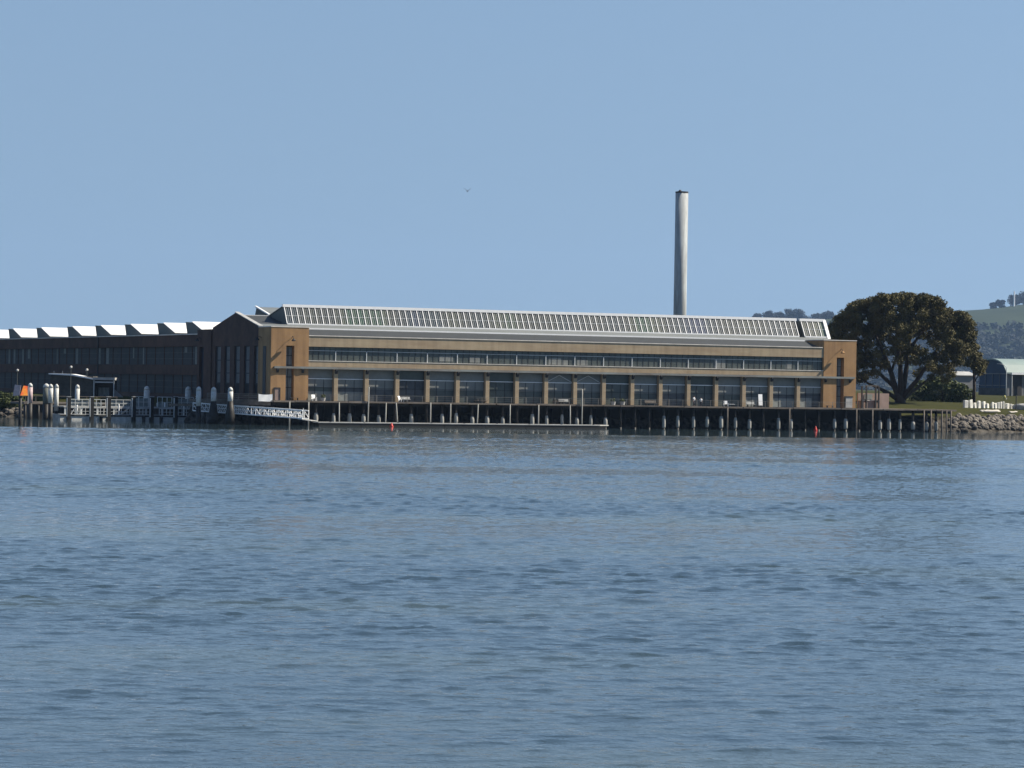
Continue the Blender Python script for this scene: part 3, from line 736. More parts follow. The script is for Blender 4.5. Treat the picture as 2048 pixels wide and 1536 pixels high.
# ------------------------------------------------------------------ long factory wing with saw-tooth roof lights
wing = lthing('factory_wing', 'long shaded brick wing running back behind the landing, with white saw-tooth roof lights', 'building')
WU = 0.6; V0, V1 = 39.9, 290.0
z_p, z_w1, z_w0, z_l1, z_l0 = 15.86, 13.72, 10.40, 8.55, 5.1
MB().box(WU, WU+.7, V0, V1, z_w1, z_p).build('parapet_wall', M['darkbrick'], wing)
MB().box(WU, WU+.7, V0, V1, z_l1, z_w0).build('spandrel_wall', M['darkbrick'], wing)
MB().box(WU, WU+.7, V0, V1, 4.0, z_l0).build('base_wall', M['darkbrick'], wing)
MB().box(WU-.12, WU+.9, V0, V1, z_p, z_p+.16).build('coping', M['coping'], wing)
MB().box(WU+.75, 74, V0, V1, 15.3, 15.6).build('roof', M['greyroof'], wing)
MB().box(WU+1.2, 74, V0, V1, 4.0, 15.28).build('core', M['dark'], wing)
pw = None; pl = None; pc = None
nb = 29
for k in range(nb+1):
    v = V0+.1+BAY*k
    if pc is None:
        pc = MB().box(WU+.36, WU+.7, 0, .26, z_l0, z_w1).build('pilaster', M['darkbrick'], wing); pc.location = (0, v, 0)
        pc.data.vertices[0].co.z += 0
    else: cp(pc, wing, (0, v, 0))
def wwin(z0, z1, name):
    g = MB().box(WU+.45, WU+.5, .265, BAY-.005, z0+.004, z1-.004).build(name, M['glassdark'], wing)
    f = MB()
    for i in range(1, 7): f.box(WU+.40, WU+.449, .26+5.3*i/7-.02, .26+5.3*i/7+.02, z0+.01, z1-.01)
    for i in (1, 2): f.box(WU+.41, WU+.449, .27, BAY-.01, z0+(z1-z0)*i/3-.03, z0+(z1-z0)*i/3+.03)
    f.build('mullion', M['endwall'], g)
    return g
pu = wwin(z_w0, z_w1, 'upper_window'); pl = wwin(z_l0, z_l1, 'lower_window')
rb = random.Random(12)
for k in range(nb):
    v = V0+.1+BAY*k
    if k == 0: pu.location = (0, v, 0); pl.location = (0, v, 0); gu_ = pu
    else: gu_ = cp(pu, wing, (0, v, 0)); cp(pl, wing, (0, v, 0))
    if rb.random() < .55:
        w0 = rb.uniform(.6, 3.2); w1 = w0+rb.uniform(.7, 2.2)
        MB().box(WU+.425, WU+.438, v+w0, v+min(w1, 5.4), z_w0+rb.choice([.1, .1, 1.2, 2.2]), z_w1-.05).build('blind', M['blind'], wing)
dv, _ = onu(197, 700, WU)
MB().box(WU-.22, WU-.01, dv-.18, dv+.18, 4.2, z_p-.05).build('downspout', M['dark'], wing)
# cross-running saw-tooth roof lights: white slope facing the harbour, panelled end, glazing behind
sp = None
saw_px = [(41, 669.5), (98.6, 668.5), (162, 667.5), (220, 666.5), (281, 665.5), (348, 664), (407, 655)]
svs = [onu(px, py, 2.2)[0] for px, py in saw_px]
svs = [svs[0]+22.5, svs[0]+45]+svs
for v in svs:
    if sp is None:
        sp = MB().prism([(0, 15.5), (0, 16.35), (7.0, 18.2), (10.6, 18.3), (9.2, 15.5)], 'u', 2.2, 70).build('sawtooth_light', M['endwall'], wing); sp.location = (0, v, 0)
        MB().prism([(-.25, 16.30), (-.25, 16.42), (7.05, 18.36), (7.05, 18.24)], 'u', 2.3, 70.1).build('roof_panel', M['whiteroof'], sp)
        MB().add([(2.6, 10.55, 18.1), (70, 10.55, 18.1), (70, 9.36, 15.7), (2.6, 9.36, 15.7)], [(0, 1, 2, 3)]).build('glazing', M['glass'], sp)
        MB().box(2.4, 69.8, -.35, -.1, 15.6, 16.2).build('gutter', M['greyroof'], sp)
    else: cp(sp, wing, (0, v, 0))

# ------------------------------------------------------------------ smokestack
b = at(1359.5, 640, 640.0)
st = thing('smokestack', 'tall pale cylindrical smokestack rising behind the glazed roof', 'chimney', (b.x, 640, 4.3))
ztop = at(1363.5, 385, 640).z-4.3
MB().tube([(0, 0, 0), (0, 0, ztop*.5), (0, 0, ztop)], [1.40, 1.385, 1.37], 32).build('shaft', M['stack'], st, True)
for p in st.children[0].data.polygons:
    if len(p.vertices) > 4: p.use_smooth = False
MB().tube([(0, 0, ztop-.15), (0, 0, ztop+.18)], [1.40, 1.40], 28).build('cap', M['dark'], st)
MB().tube([(-.4, -.2, ztop+.15), (-.4, -.2, ztop+.55)], [.55, .15], 10).build('cap_knob', M['dark'], st)
ld = MB()
for x in (-.2, .2): ld.bar((-1.05+x, -1.05-x*.7, 1), (-.98+x, -.98-x*.7, ztop-.3), .05)
ld.build('ladder', M['stack'], st)

# ------------------------------------------------------------------ wharf
wharf = lthing('timber_wharf', 'long low timber wharf on a row of pale-footed piles along the hall', 'wharf')
WV0 = -1.6
UE = 134.0
dk = MB(); dk.box(-.2, UE, WV0, 6.4, 4.18, DECK); dk.build('deck', M['wood'], wharf)
cb = MB(); u = .0; rg = random.Random(4)
while u < UE-1:
    w_ = rg.uniform(2.5, 8); e = min(UE, u+w_)
    cb.box(u+.04, e-.04, WV0-rg.uniform(.12, .2), WV0-.004, DECK-.24+rg.uniform(-.06, .03), DECK+rg.uniform(-.02, .09)); u = e
cb.build('edge_timber', M['wood'], wharf)
sb = MB()
sb.box(.2, UE-.3, WV0+1.12, WV0+1.42, 3.72, 4.17); sb.box(.2, UE-.3, 3.2, 3.5, 3.75, 4.17)
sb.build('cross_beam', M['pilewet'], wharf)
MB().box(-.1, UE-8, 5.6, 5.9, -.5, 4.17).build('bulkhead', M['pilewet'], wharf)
pile_px = [632+29*0, 667, 699, 727, 757, 790, 822, 853, 884, 912, 944, 974, 1005, 1034, 1064, 1093, 1124, 1153.5, 1181.6, 1210.6, 1240.9, 1270, 1298.5, 1327.5, 1355.6, 1387, 1414, 1442, 1470.6, 1499, 1526.7, 1557, 1582, 1610, 1637, 1669, 1691.5, 1718, 1745, 1760, 1778, 1800, 1826, 1853, 1872]
for k, px in enumerate(pile_px):
    u, _ = onv(px, 840, WV0+.8)
    r = rg.uniform(.19, .27); dx = rg.uniform(-.06, .06)
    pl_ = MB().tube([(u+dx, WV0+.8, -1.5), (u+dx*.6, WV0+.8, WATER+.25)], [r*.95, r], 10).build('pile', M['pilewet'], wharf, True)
    MB().tube([(u+dx*.6, WV0+.8, WATER+.25), (u, WV0+.85, 4.17)], [r, r*.92], 10).build('pile_shaft', M['creosote'], pl_, True)  # dark upper shaft; most piles get a paler, thicker lower part
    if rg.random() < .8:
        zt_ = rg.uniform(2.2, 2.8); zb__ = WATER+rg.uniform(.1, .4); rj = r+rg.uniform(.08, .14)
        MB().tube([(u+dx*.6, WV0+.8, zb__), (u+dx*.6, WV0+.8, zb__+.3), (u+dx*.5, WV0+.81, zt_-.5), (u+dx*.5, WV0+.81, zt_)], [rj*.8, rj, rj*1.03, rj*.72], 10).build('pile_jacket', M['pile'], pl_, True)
for k, (px, lean) in enumerate([(579, 0), (617, .0), (678, .02), (737, -.03), (772, -.03), (792, .12), (861, 0), (901, .0), (956, -.05), (1020, 0), (1077, 0), (1140, .03), (1164, 0), (1455, 0), (1579, 0), (1713, 0), (1745, 0), (1848, 0), (1862, 0), (1884, 0), (1893, .02), (1902, 0)]):
    u, _ = onv(px, 825, WV0-.35)
    up = {737: 7.0, 1164: 7.2, 861: 4.5}.get(px, 4.35)
    MB().tube([(u+lean*4, WV0-.35, -1.2), (u, WV0-.35, up)], [.13, .11] if px < 1180 else [.16, .14], 8).build('fender_pole', M['pile'] if px < 1180 else M['wood'], wharf, True)
# second row of piles further in, under the deck
p2 = None
for k in range(46):
    u = 2+2.85*k
    if p2 is None:
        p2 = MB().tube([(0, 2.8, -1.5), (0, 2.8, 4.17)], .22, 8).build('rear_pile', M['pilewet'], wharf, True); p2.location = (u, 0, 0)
    else: cp(p2, wharf, (u, 0, 0))
# cable railing along the wharf edge
rl = lthing('wharf_railing', 'thin cable railing along the wharf edge before the glass bays', 'railing')
tb = MB()
for z in (DECK+1.05, DECK+.72, DECK+.38): tb.bar((7.4, WV0+.12, z), (113.2, WV0+.12, z), .04 if z > 5.4 else .018)
tb.build('rail', M['beam'], rl)
pp = None
for k in range(39):
    u = 7.5+2.78*k
    if pp is None:
        pp = MB().box(-.035, .035, WV0+.09, WV0+.15, DECK, DECK+1.06).build('post', M['beam'], rl); pp.location = (u, 0, 0)
    else: cp(pp, rl, (u, 0, 0))

# timber landing at the hall's west corner, with a banner
lnd = lthing('timber_landing', 'dark timber landing below the gabled end, left of the wharf', 'landing')
LF = lambda u: -1.0-1.1*(u+.25)          # front edge of the landing, running away to the left
MB().prism([(-.25, LF(-.25)), (-9.0, LF(-9.0)), (-9.0, 16), (-.25, 16)], 'z', 4.0, 4.45).build('deck', M['wood'], lnd)
et = MB(); et.bar((-.3, LF(-.3)-.1, 4.1), (-9.0, LF(-9.0)-.1, 4.1), .2, .95); et.build('edge_timber', M['wood'], lnd)
MB().prism([(-9.0, LF(-9)), (-9.0, LF(-9)+2.5), (-13, LF(-13)+2.0), (-13, LF(-13))], 'z', 3.2, 3.6).build('lower_step', M['wood'], lnd)
for u in (-8.6, -5.4, -2.8, -.7):
    MB().tube([(u, LF(u)+.5, -1), (u, LF(u)+.5, 4.0)], .2, 8).build('pile', M['pilewet'], lnd, True)
rr_ = MB()
for u in np.linspace(-8.4, -.4, 7): rr_.box(u-.05, u+.05, LF(u)+.02, LF(u)+.12, 4.45, 5.5)
for z in (4.85, 5.15, 5.45): rr_.bar((-8.4, LF(-8.4)+.07, z+.04), (-.35, LF(-.35)+.07, z+.04), .06, .14)
rr_.build('railing', M['wood'], lnd)
u0, z1 = onv(517, 788, -1.2); u1, z0 = onv(545, 803, -1.2)
bn = lthing('banner', 'blank white banner hung on the landing rail below the left tower', 'banner')
bm_ = MB(); nseg = 10
pts = []
for i in range(nseg+1):
    t_ = i/nseg; uu = u0+(u1-u0)*t_; sag = .10*sin(pi*t_)
    pts.append((uu, -1.22-.03*sin(t_*9), z0+.02*sin(t_*7))); pts.append((uu, -1.22+.02*sin(t_*11), z1-sag))
bm_.add(pts, [(2*i, 2*i+2, 2*i+3, 2*i+1) for i in range(nseg)])
bo = bm_.build('cloth', M['white'], bn); sm = bo.modifiers.new('thick', 'SOLIDIFY'); sm.thickness = .015
gr_ = MB()
for k, (zz, a_, b_) in enumerate([(.78, .15, .8), (.55, .12, .5), (.33, .2, .85)]): gr_.box(u0+(u1-u0)*a_, u0+(u1-u0)*b_, -1.285, -1.262, z0+(z1-z0)*zz-.02, z0+(z1-z0)*zz+.02)
rr2 = MB()
for uu in (u0, u1): rr2.bar((uu, -1.24, z0-.1), (uu, -1.24, z1+.12), .05)
rr2.build('banner_pole', M['conc'], bn)

# floating dock in front of the wharf
fd = lthing('floating_dock', 'long narrow pale floating dock moored along the wharf piles', 'dock')
hb = MB(); u = 6.9; k = 0
while u < 60:
    e = min(60.2, u+7.6); hb.box(u+.03, e-.03, -5.0, -2.35, .2, .86); u = e
hb.build('float', M['pilewet'], fd)
MB().prism([(6.8, -5.08), (59.0, -5.08), (61.6, -3.2), (61.6, -2.3), (6.8, -2.3)], 'z', .86, 1.02).build('deck', M['conc'], fd)
cl_ = MB()
for u in np.arange(9, 59, 6.1): cl_.box(u-.16, u+.16, -4.9, -4.8, 1.02, 1.12)
cl_.build('cleat', M['dark'], fd)

def buoy(name, label, px, py, Y, h, m):
    b = at(px, py, Y)
    t = thing(name, label, 'buoy', (b.x, Y, WATER-.1))
    MB().tube([(0, 0, 0), (0, 0, .18*h), (0, 0, .5*h), (.03, 0, .8*h), (.05, 0, h)], [.30, .36, .26, .14, .05], 12).build('float', m, t, True)
    MB().tube([(.05, 0, h), (.06, 0, h+.12)], [.03, .03], 6).build('ring', M['dark'], t)
b_ = loc(*[onv(1631, 856, -3.0)[0], -3.0, 0]); buoy('buoy', 'small red buoy floating before the wharf piles near the right tower', 1631, 856, b_.y, .95, M['red'])
b_ = loc(*[onv(783, 848, -5.6)[0], -5.6, 0]); buoy('buoy', 'rust-red buoy against the side of the long floating dock', 783, 848, b_.y, .75, M['red'])

# ------------------------------------------------------------------ furniture and people on the wharf
def bench(label, px, v=-.7, wd=1.7, back=True, m=None, name='bench'):
    u, _ = onv(px, 800, v); t = lthing(name, label, 'bench', None, u, v, DECK)
    m = m or M['wood']
    MB().box(-wd/2, wd/2, -.22, .22, .42, .47).build('seat', m, t)
    if back: MB().prism([(.20, .50), (.25, .50), (.33, .90), (.28, .90)], 'u', -wd/2, wd/2).build('backrest', m, t)
    for x in (-wd/2+.15, wd/2-.15): MB().box(x-.04, x+.04, -.2, .2, 0, .419).build('leg', M['dark'], t)
    return t
def table(label, px, v=-.7):
    u, _ = onv(px, 800, v); t = lthing('picnic_table', label, 'table', None, u, v, DECK)
    MB().box(-.95, .95, -.4, .4, .70, .76).build('tabletop', M['wood'], t)
    for s in (-1, 1): MB().box(-.95, .95, s*.72-.14, s*.72+.14, .42, .47).build('seat', M['wood'], t)
    for x in (-.7, .7):
        f = MB(); f.bar((x, -.75, 0), (x, -.25, .70), .08); f.bar((x, .75, 0), (x, .25, .70), .08); f.bar((x, -.8, .38), (x, .8, .38), .07); f.build('leg', M['wood'], t)
def chair(label, px, v=-.6, m=None, rz=0):
    u, _ = onv(px, 800, v); t = lthing('deck_chair', label, 'chair', None, u, v, DECK); t.rotation_euler.z += rz
    m = m or M['white']
    MB().prism([(-.35, .36), (-.35, .41), (.2, .30), (.2, .25)], 'u', -.32, .32).build('seat', m, t)
    MB().prism([(.18, .26), (.23, .26), (.55, 1.05), (.50, 1.05)], 'u', -.32, .32).build('backrest', m, t)
    for x in (-.36, .36):
        MB().box(x-.035, x+.035, -.36, -.29, 0, .55).build('leg', m, t); MB().bar((x, .18, .0), (x, .3, .55), .07).build('leg', m, t)
        MB().box(x-.07, x+.07, -.42, .36, .55, .59).build('armrest', m, t)
def planter(label, px, v=-.5, h=.55, r=.45, leafy=True):
    u, _ = onv(px, 800, v); t = lthing('planter', label, 'planter', None, u, v, DECK)
    MB().tube([(0, 0, 0), (0, 0, h*.9), (0, 0, h)], [r*.75, r, r*1.05], 14).build('pot', M['conc'], t)
    leaf_mesh('plant', M['leaf2'], [(0, 0, h+.2, .38), (.2, .1, h+.35, .3), (-.2, 0, h+.3, .3)], t, 60, .11, int(px), .9)
bench('low dark bench against the foot of the left tower', 588, -.35, 1.6, False, M['wood'])
chair('tall white deck chair in the first glass bay from the left tower', 628, -.7)
planter('round planter beside the white deck chair near the left tower', 646, -.6)
chair('white deck chair at the fourth glass bay, behind the forked pole', 802, -.7, M['white'], .6)
bench('pale bench in the fourth glass bay from the left tower', 812, -.9, 1.6, True, M['conc'])
table('dark picnic table in the seventh glass bay from the left', 962, -.5)
bench('pale grey bench under the taller slim pole of the wharf middle', 1128, -.6, 1.9, True, M['conc'])
table('picnic table near the middle of the wharf with plants behind', 1118, .0)
planter('left of two leafy planters in the glass bay right of the wharf middle', 1226, -.4, .6, .5)
planter('right of two leafy planters in the glass bay right of the wharf middle', 1245, -.4, .6, .5)
bench('dark wooden bench right of the two leafy planters', 1302, -.8, 2.2, True)
chair('white deck chair in the glass bay three bays right of the leafy planters', 1452, -.7, M['white'], -.3)
bench('white low bench next to the white chair under the right-hand bays', 1460, -.95, 1.8, False, M['white'])
bench('pale bench below the leaning white board', 1502, -.5, 1.6, True, M['conc'])
bench('dark low bench against the foot of the right tower', 1660, -.35, 1.4, False)
u, z = onv(1520, 785, -.2)
lb = lthing('leaning_board', 'white board leaning on a stand before the glass, left of the right tower', 'board', None, u, -.2, DECK)
MB().prism([(-.35, .3), (-.28, .3), (-.05, 2.3), (-.12, 2.3)], 'u', -.4, .4).build('panel', M['white'], lb)
for x in (-.3, .3): MB().bar((x, -.1, 2.0), (x, .5, 0), .06).build('leg', M['wood'], lb); MB().bar((x, -.34, 0), (x, -.30, .5), .06).build('leg', M['wood'], lb)

def person(label, px, v, h, facing, arm):
    u, _ = onv(px, 800, v)
    root = lthing('person', label, 'person', None, u, v, DECK); root.rotation_euler.z += facing
    k = h/1.72
    V = []; E = []; Rr = []
    def a(x, y, z, r, p=None):
        V.append((x*k, y*k, z*k)); Rr.append(r*k)
        if p is not None: E.append((p, len(V)-1))
        return len(V)-1
    pel = a(0, 0, .95, .15); ab = a(0, 0, 1.12, .135, pel); ch = a(0, 0, 1.32, .155, ab); nk = a(0, 0, 1.48, .06, ch); hd0 = a(0, -.01, 1.57, .085, nk); a(0, -.015, 1.66, .088, hd0)
    for s in (-1, 1):
        hp = a(s*.09, 0, .88, .10, pel); kn = a(s*.10, -.02, .48, .065, hp); an = a(s*.10, .02, .09, .045, kn); a(s*.11, -.14, .04, .035, an)
        sh = a(s*.19, 0, 1.41, .06, ch); el = a(s*.25, .02, 1.14, .043, sh)
        if arm and s > 0: wr = a(s*.22, -.2, 1.25, .033, el)
        else: wr = a(s*.25, -.06, .90, .033, el)
        hx, hy, hz = V[wr][0]/k, V[wr][1]/k, V[wr][2]/k
        pm = a(hx, hy-.03, hz-.06, .034, wr)
        for q, ln in zip((-1.5, -.5, .5, 1.5), (.06, .075, .07, .055)):
            f1 = a(hx+q*.012, hy-.04, hz-.09, .010, pm); a(hx+q*.013, hy-.06, hz-.09-ln, .008, f1)
        a(hx-s*.03, hy-.06, hz-.08, .010, pm)
    me = bpy.data.meshes.new('body'); me.from_pydata(V, E, []); me.materials.append(M['skin'])
    bo = bpy.data.objects.new('body', me); COL.objects.link(bo); bo.parent = root
    sk = bo.modifiers.new('skin', 'SKIN')
    for i, r in enumerate(Rr): me.skin_vertices[0].data[i].radius = (r, r*.85)
    me.skin_vertices[0].data[0].use_root = True
    bo.modifiers.new('sub', 'SUBSURF').levels = 1; bo.modifiers['sub'].render_levels = 1
    # clothes follow the body
    s_ = MB(); s_.tube([(0, 0, .90*k), (0, 0, 1.1*k), (0, 0, 1.32*k), (0, 0, 1.44*k), (0, 0, 1.49*k)], [.175*k, .165*k, .20*k, .17*k, .08*k], 12)
    for q in (-1, 1):
        ex = .225; s_.tube([(q*.15*k, 0, 1.42*k), (q*ex*k, .01*k, 1.25*k), (q*.245*k, .015*k, 1.18*k)], [.08*k, .07*k, .068*k], 8)
    s_.build('shirt', M['shirt'], root, True)
    tr_ = MB()
    tr_.tube([(0, 0, .80*k), (0, 0, .98*k)], [.165*k, .165*k], 12)
    for q in (-1, 1): tr_.tube([(q*.09*k, 0, .9*k), (q*.10*k, -.02*k, .48*k), (q*.10*k, .02*k, .08*k)], [.115*k, .085*k, .075*k], 8)
    tr_.build('trousers', M['cloth'], root, True)
    hb_ = MB(); hb_.blob((0, .02*k, 1.685*k), (.10*k, .115*k, .09*k), random.Random(3), 2, 0)
    hb_.build('hair', M['hair'], root, True)
    fc = MB()
    fc.blob((0, -.105*k, 1.605*k), (.018*k, .025*k, .028*k), random.Random(4), 1, 0)
    for q in (-1, 1): fc.blob((q*.09*k, 0, 1.61*k), (.015*k, .03*k, .04*k), random.Random(6), 1, 0)
    fc.build('nose_and_ears', M['skin'], root, True)
    ey = MB()
    for q in (-1, 1): ey.blob((q*.034*k, -.092*k, 1.635*k), (.014*k, .008*k, .008*k), random.Random(5), 1, 0)
    ey.blob((0, -.095*k, 1.555*k), (.03*k, .008*k, .007*k), random.Random(5), 1, 0)
    ey.build('eyes_and_mouth', M['hair'], root, True)
person('taller person in a white top and dark trousers standing by the glass', 1388, -.4, 1.78, .4, True)
person('shorter person in a white top nearer the wharf edge, right of the taller one', 1402, -1.1, 1.55, -.5, False)

# ------------------------------------------------------------------ patio screen right of the right tower
ps = lthing('patio_screen', 'low pinkish patio wall with dark posts between right tower and big tree', 'wall')
u0, _ = onv(1716, 800, 9.0); u1, _ = onv(1778, 800, 9.0)
MB().box(u0, u1, 9.0, 9.4, 4.0, 7.3).build('wall', M['pink'], ps)
MB().box(u0+.1, u1-2.6, 8.3, 8.6, 4.0, 5.9).build('low_wall', M['pink'], ps)
MB().box(u0+.05, u1-2.5, 8.2, 8.7, 5.9, 6.0).build('cap', M['coping'], ps)
for q in (.02, .16, .46, .56): 
    MB().box(u0+(u1-u0)*q, u0+(u1-u0)*q+.25, 7.9, 8.15, 4.3, 8.6).build('post', M['dark'], ps)
MB().box(u0+(u1-u0)*.2, u0+(u1-u0)*.45, 8.9, 8.99, 6.1, 7.1).build('window', M['kick'], ps)
MB().box(u0+(u1-u0)*.16, u0+(u1-u0)*.56, 7.95, 8.1, 8.601, 8.75).build('top_rail', M['wood'], ps)

# ------------------------------------------------------------------ right bank: boulders, driftwood, blocks, shed, arched building
rg = random.Random(33)
bproto = []
for k in range(5):
    me = MB().blob((0, 0, 0), (1, .85, .75), random.Random(100+k), 2).build('boulder', M['rock']).data
    bpy.data.objects.remove(bpy.data.objects['boulder']); bproto.append(me)
def boulder(x, y, z, s, label, group):
    o = bpy.data.objects.new('boulder', rg.choice(bproto)); COL.objects.link(o)
    o.location = (x, y, z); o.rotation_euler = (rg.uniform(-.6, .6), rg.uniform(-.6, .6), rg.uniform(0, 6.28)); o.scale = (s*rg.uniform(.8, 1.3), s*rg.uniform(.8, 1.2), s*rg.uniform(.7, 1.1))
    tag(o, label, 'rock', group)
for k in range(290):
    px = rg.uniform(1888, 2075)
    q = rg.random()
    u = np.interp(px, [1888, 1905, 2075], [130, 137, 160])
    # bank line: sample along the shoreline and step down it
    Yb = np.interp(px, [1888, 1950, 2075], [566, 572, 583]); p = at(px, 840, Yb)
    D = float(shore_dist(np.array([p.x]), np.array([Yb]))[0])
    y = Yb-D-6.3+q*5.2; x = p.x
    z = gz(x, y)
    boulder(x, y, z+.1, rg.uniform(.32, .75), 'tan-grey riprap boulder on the bank right of the wharf end', 'boulders on the right bank')
for k in range(46):
    px = rg.uniform(-12, 58); Yb = 540.; p = at(px, 830, Yb)
    D = float(shore_dist(np.array([p.x]), np.array([Yb]))[0]); y = Yb-D-5.2+rg.random()*3.2; x = p.x
    boulder(x, y, gz(x, y)+.1, rg.uniform(.3, .65), 'pale riprap boulder at the left photo edge below the green bank', 'boulders on the left bank')
# driftwood logs
def log(label, p0, p1, Y, r):
    a = at(*p0, Y); b = at(*p1, Y+1.5)
    a.z = gz(a.x, a.y)+.45; b.z = gz(b.x, b.y)+.45
    mid = (a+b)/2+Vector((0, 0, -.12))
    o = MB().tube([a, a*.6+mid*.4+Vector((0, .1, -.08)), mid, b*.6+mid*.4+Vector((0, -.1, .05)), b], [r*.7, r, r*.95, r*.8, r*.45], 8).build('driftwood_log', M['log'], None, True)
    tag(o, label, 'driftwood', 'driftwood on the right bank')
log('longest bleached driftwood log, lying level on the right bank', (1962, 845), (2000, 846), 575, .26)
log('short bleached driftwood log above the longest one', (1972, 838), (1998, 840), 577.5, .16)
log('tilted driftwood log running down to the left from the rocks', (1960, 836), (1975, 846), 574.5, .18)
log('bleached log near the right photo edge on the rocks', (2018, 838), (2034, 846), 578, .18)
# row of pale blocks in the grass
bx = [(1931, 9, 13), (1941, 8, 13), (1949, 6, 9), (1957, 7, 12), (1967, 8, 11), (1974, 7, 8), (1984, 6, 10), (1990, 7, 9), (1996, 4, 10), (2001, 3, 11), (2006, 4, 11), (2014, 8, 9), (2021, 4, 8), (2027, 4, 7)]
names = ['first', 'second', 'third', 'fourth', 'fifth', 'sixth', 'seventh', 'eighth', 'ninth', 'tenth', 'eleventh', 'twelfth', 'thirteenth', 'last']
for k, (px, w_, h_) in enumerate(bx):
    Y = 588.0+(px-1931)*.06; p = at(px, 824, Y); s = Y/FPX
    z = gz(p.x, Y)
    t = MB()
    ww = w_*s*1.0; hh = h_*s*1.15
    rgb = random.Random(300+k); j = lambda q: rgb.uniform(-q, q)
    t.add([(-ww/2+j(.1), -.3, -.3), (ww/2+j(.1), -.3, -.3), (ww/2+j(.1), .3, -.3), (-ww/2+j(.1), .3, -.3), (-ww/2+j(.15), -.22, hh+j(.15)), (ww/2+j(.15), -.25, hh+j(.15)), (ww/2+j(.1), .2, hh+j(.1)), (-ww/2+j(.1), .25, hh+j(.1))],
          [(0,3,2,1),(4,5,6,7),(0,1,5,4),(1,2,6,5),(2,3,7,6),(3,0,4,7)])
    o = t.build('concrete_block', M['palestone'], None, bevel=.05); o.location = (p.x, Y, z); o.rotation_euler.z = ANG*1.6+j(.3)
    tag(o, f'{names[k]} pale upright block from the left in the row on the grass bank', 'block', 'row of pale blocks')
p = at(2045, 826, 592); t = MB().blob((0, 0, .4), (2.2, 1.2, .75), random.Random(8), 2).build('stone_slab', M['conc']); t.location = (p.x, 592, gz(p.x, 592.))
tag(t, 'broad pale grey stone slab at the right photo edge by the dark post', 'rock')
p = at(2032, 822, 590)
dp = thing('signpost', 'thin dark post on the grass bank at the right photo edge', 'post', (p.x, 590, gz(p.x, 590.)))
zt = at(2031, 792, 590).z-gz(p.x, 590.)
MB().tube([(0, 0, -.4), (0, 0, max(2.2, zt))], [.12, .1], 8).build('post', M['dark'], dp)
MB().tube([(0, 0, max(2.2, zt)), (0, 0, max(2.2, zt)+.12)], [.16, .08], 8).build('cap', M['dark'], dp)

# arched glass building
p = at(1966, 793, 790.0)
AB = thing('arched_building', 'building with arched blue glass end and pale green roof at the right edge', 'building', (p.x, 790, gz(p.x, 790)-.1), ANG)
k_ = 790/FPX
zA = at(1990, 719, 790).z-(gz(p.x, 790)-.1); zE = at(2018, 743, 790).z-(gz(p.x, 790)-.1)
AW = 13.5     # width of the arched end, in v
def arch(v): # height of vault
    t_ = (v-AW/2)/(AW/2); return zE+(zA-zE)*sqrt(max(0, 1-t_*t_*.98))
# local frame: arched end faces -u, its near edge (v=0) at the right
oxu = 7.2
vs = np.linspace(0, AW, 19)
poly = [(v, arch(v)) for v in vs]
MB().prism([(0, 0)]+poly+[(AW, 0)], 'u', oxu+.35, oxu+28).build('wall', M['greyshed'], AB)
roof_poly = [(v, arch(v)+.02) for v in vs]+[(v, arch(v)+.35) for v in vs[::-1]]
roof_poly[len(vs)-1] = (AW+.4, zE-.1); roof_poly[len(vs)] = (AW+.4, zE+.25); roof_poly[0] = (-.9, zE-.55); roof_poly[-1] = (-.9, zE-.2)
MB().prism(roof_poly, 'u', oxu-.5, oxu+28.5).build('roof', M['greenroof'], AB)
MB().prism([(0.3, .4)]+[(v, arch(v)-.25) for v in np.linspace(.3, AW-.3, 17)]+[(AW-.3, .4)], 'u', oxu+.1, oxu+.33).build('arched_window', M['blueglass'], AB)
rim = MB()
for a_, b_2 in zip(vs[:-1], vs[1:]): rim.bar((oxu-.1, a_, arch(a_)-.1), (oxu-.1, b_2, arch(b_2)-.1), .4, .35)
rim.build('arch_rim', M['blueglass'], AB)
zr = at(1990, 747, 790).z-(gz(p.x, 790)-.1)
mu = MB()
mu.box(oxu-.15, oxu+.08, .2, AW-.2, zr-.12, zr+.12); mu.box(oxu-.1, oxu+.08, .2, AW-.2, zr-3.2, zr-3.05)
for v in (3.2, 6.6, 10.0): mu.box(oxu-.1, oxu+.08, v-.06, v+.06, 2.2, zr-.13)
mu.build('mullion', M['greyshed'], AB)
MB().box(oxu-.05, oxu+.09, .2, AW-.2, 0, 2.1).build('plinth', M['shedwall'], AB)
MB().box(oxu+1.0, oxu+28, -1.1, -.02, zr-.2, zr+.35).build('eave_beam', M['white'], AB)
MB().box(oxu+1.5, oxu+4.8, -.15, -.02, 0, zr-.25).build('doorway', M['dark'], AB)
MB().box(oxu+6.0, oxu+9.0, -.15, -.02, 1.0, zr-.5).build('window', M['blueglass'], AB)
for u in (1.2, 5.4, 10.5): MB().box(oxu+u-.12, oxu+u+.12, -1.0, -.76, 0, zr-.21).build('post', M['conc'], AB)

# grey shed behind the shrubs
p = at(1905, 792, 740); gs = thing('grey_shed', 'plain grey shed between the shrubs and the arched building', 'shed', (p.x, 740, gz(p.x, 740)-.2), ANG)
zz = at(1930, 746, 740).z-gz(p.x, 740)
MB().box(-1, 6.2, 0, 6, 0, zz-.5).build('wall', M['greyshed'], gs)
MB().prism([(-.5, zz-.5), (-.5, zz-.3), (3, zz+.6), (6.5, zz-.3), (6.5, zz-.5)], 'u', -1.4, 6.6).build('roof', M['conc'], gs)
MB().box(3.2, 4.6, -.08, -.003, 1.0, 1.9).build('vent', M['dark'], gs)

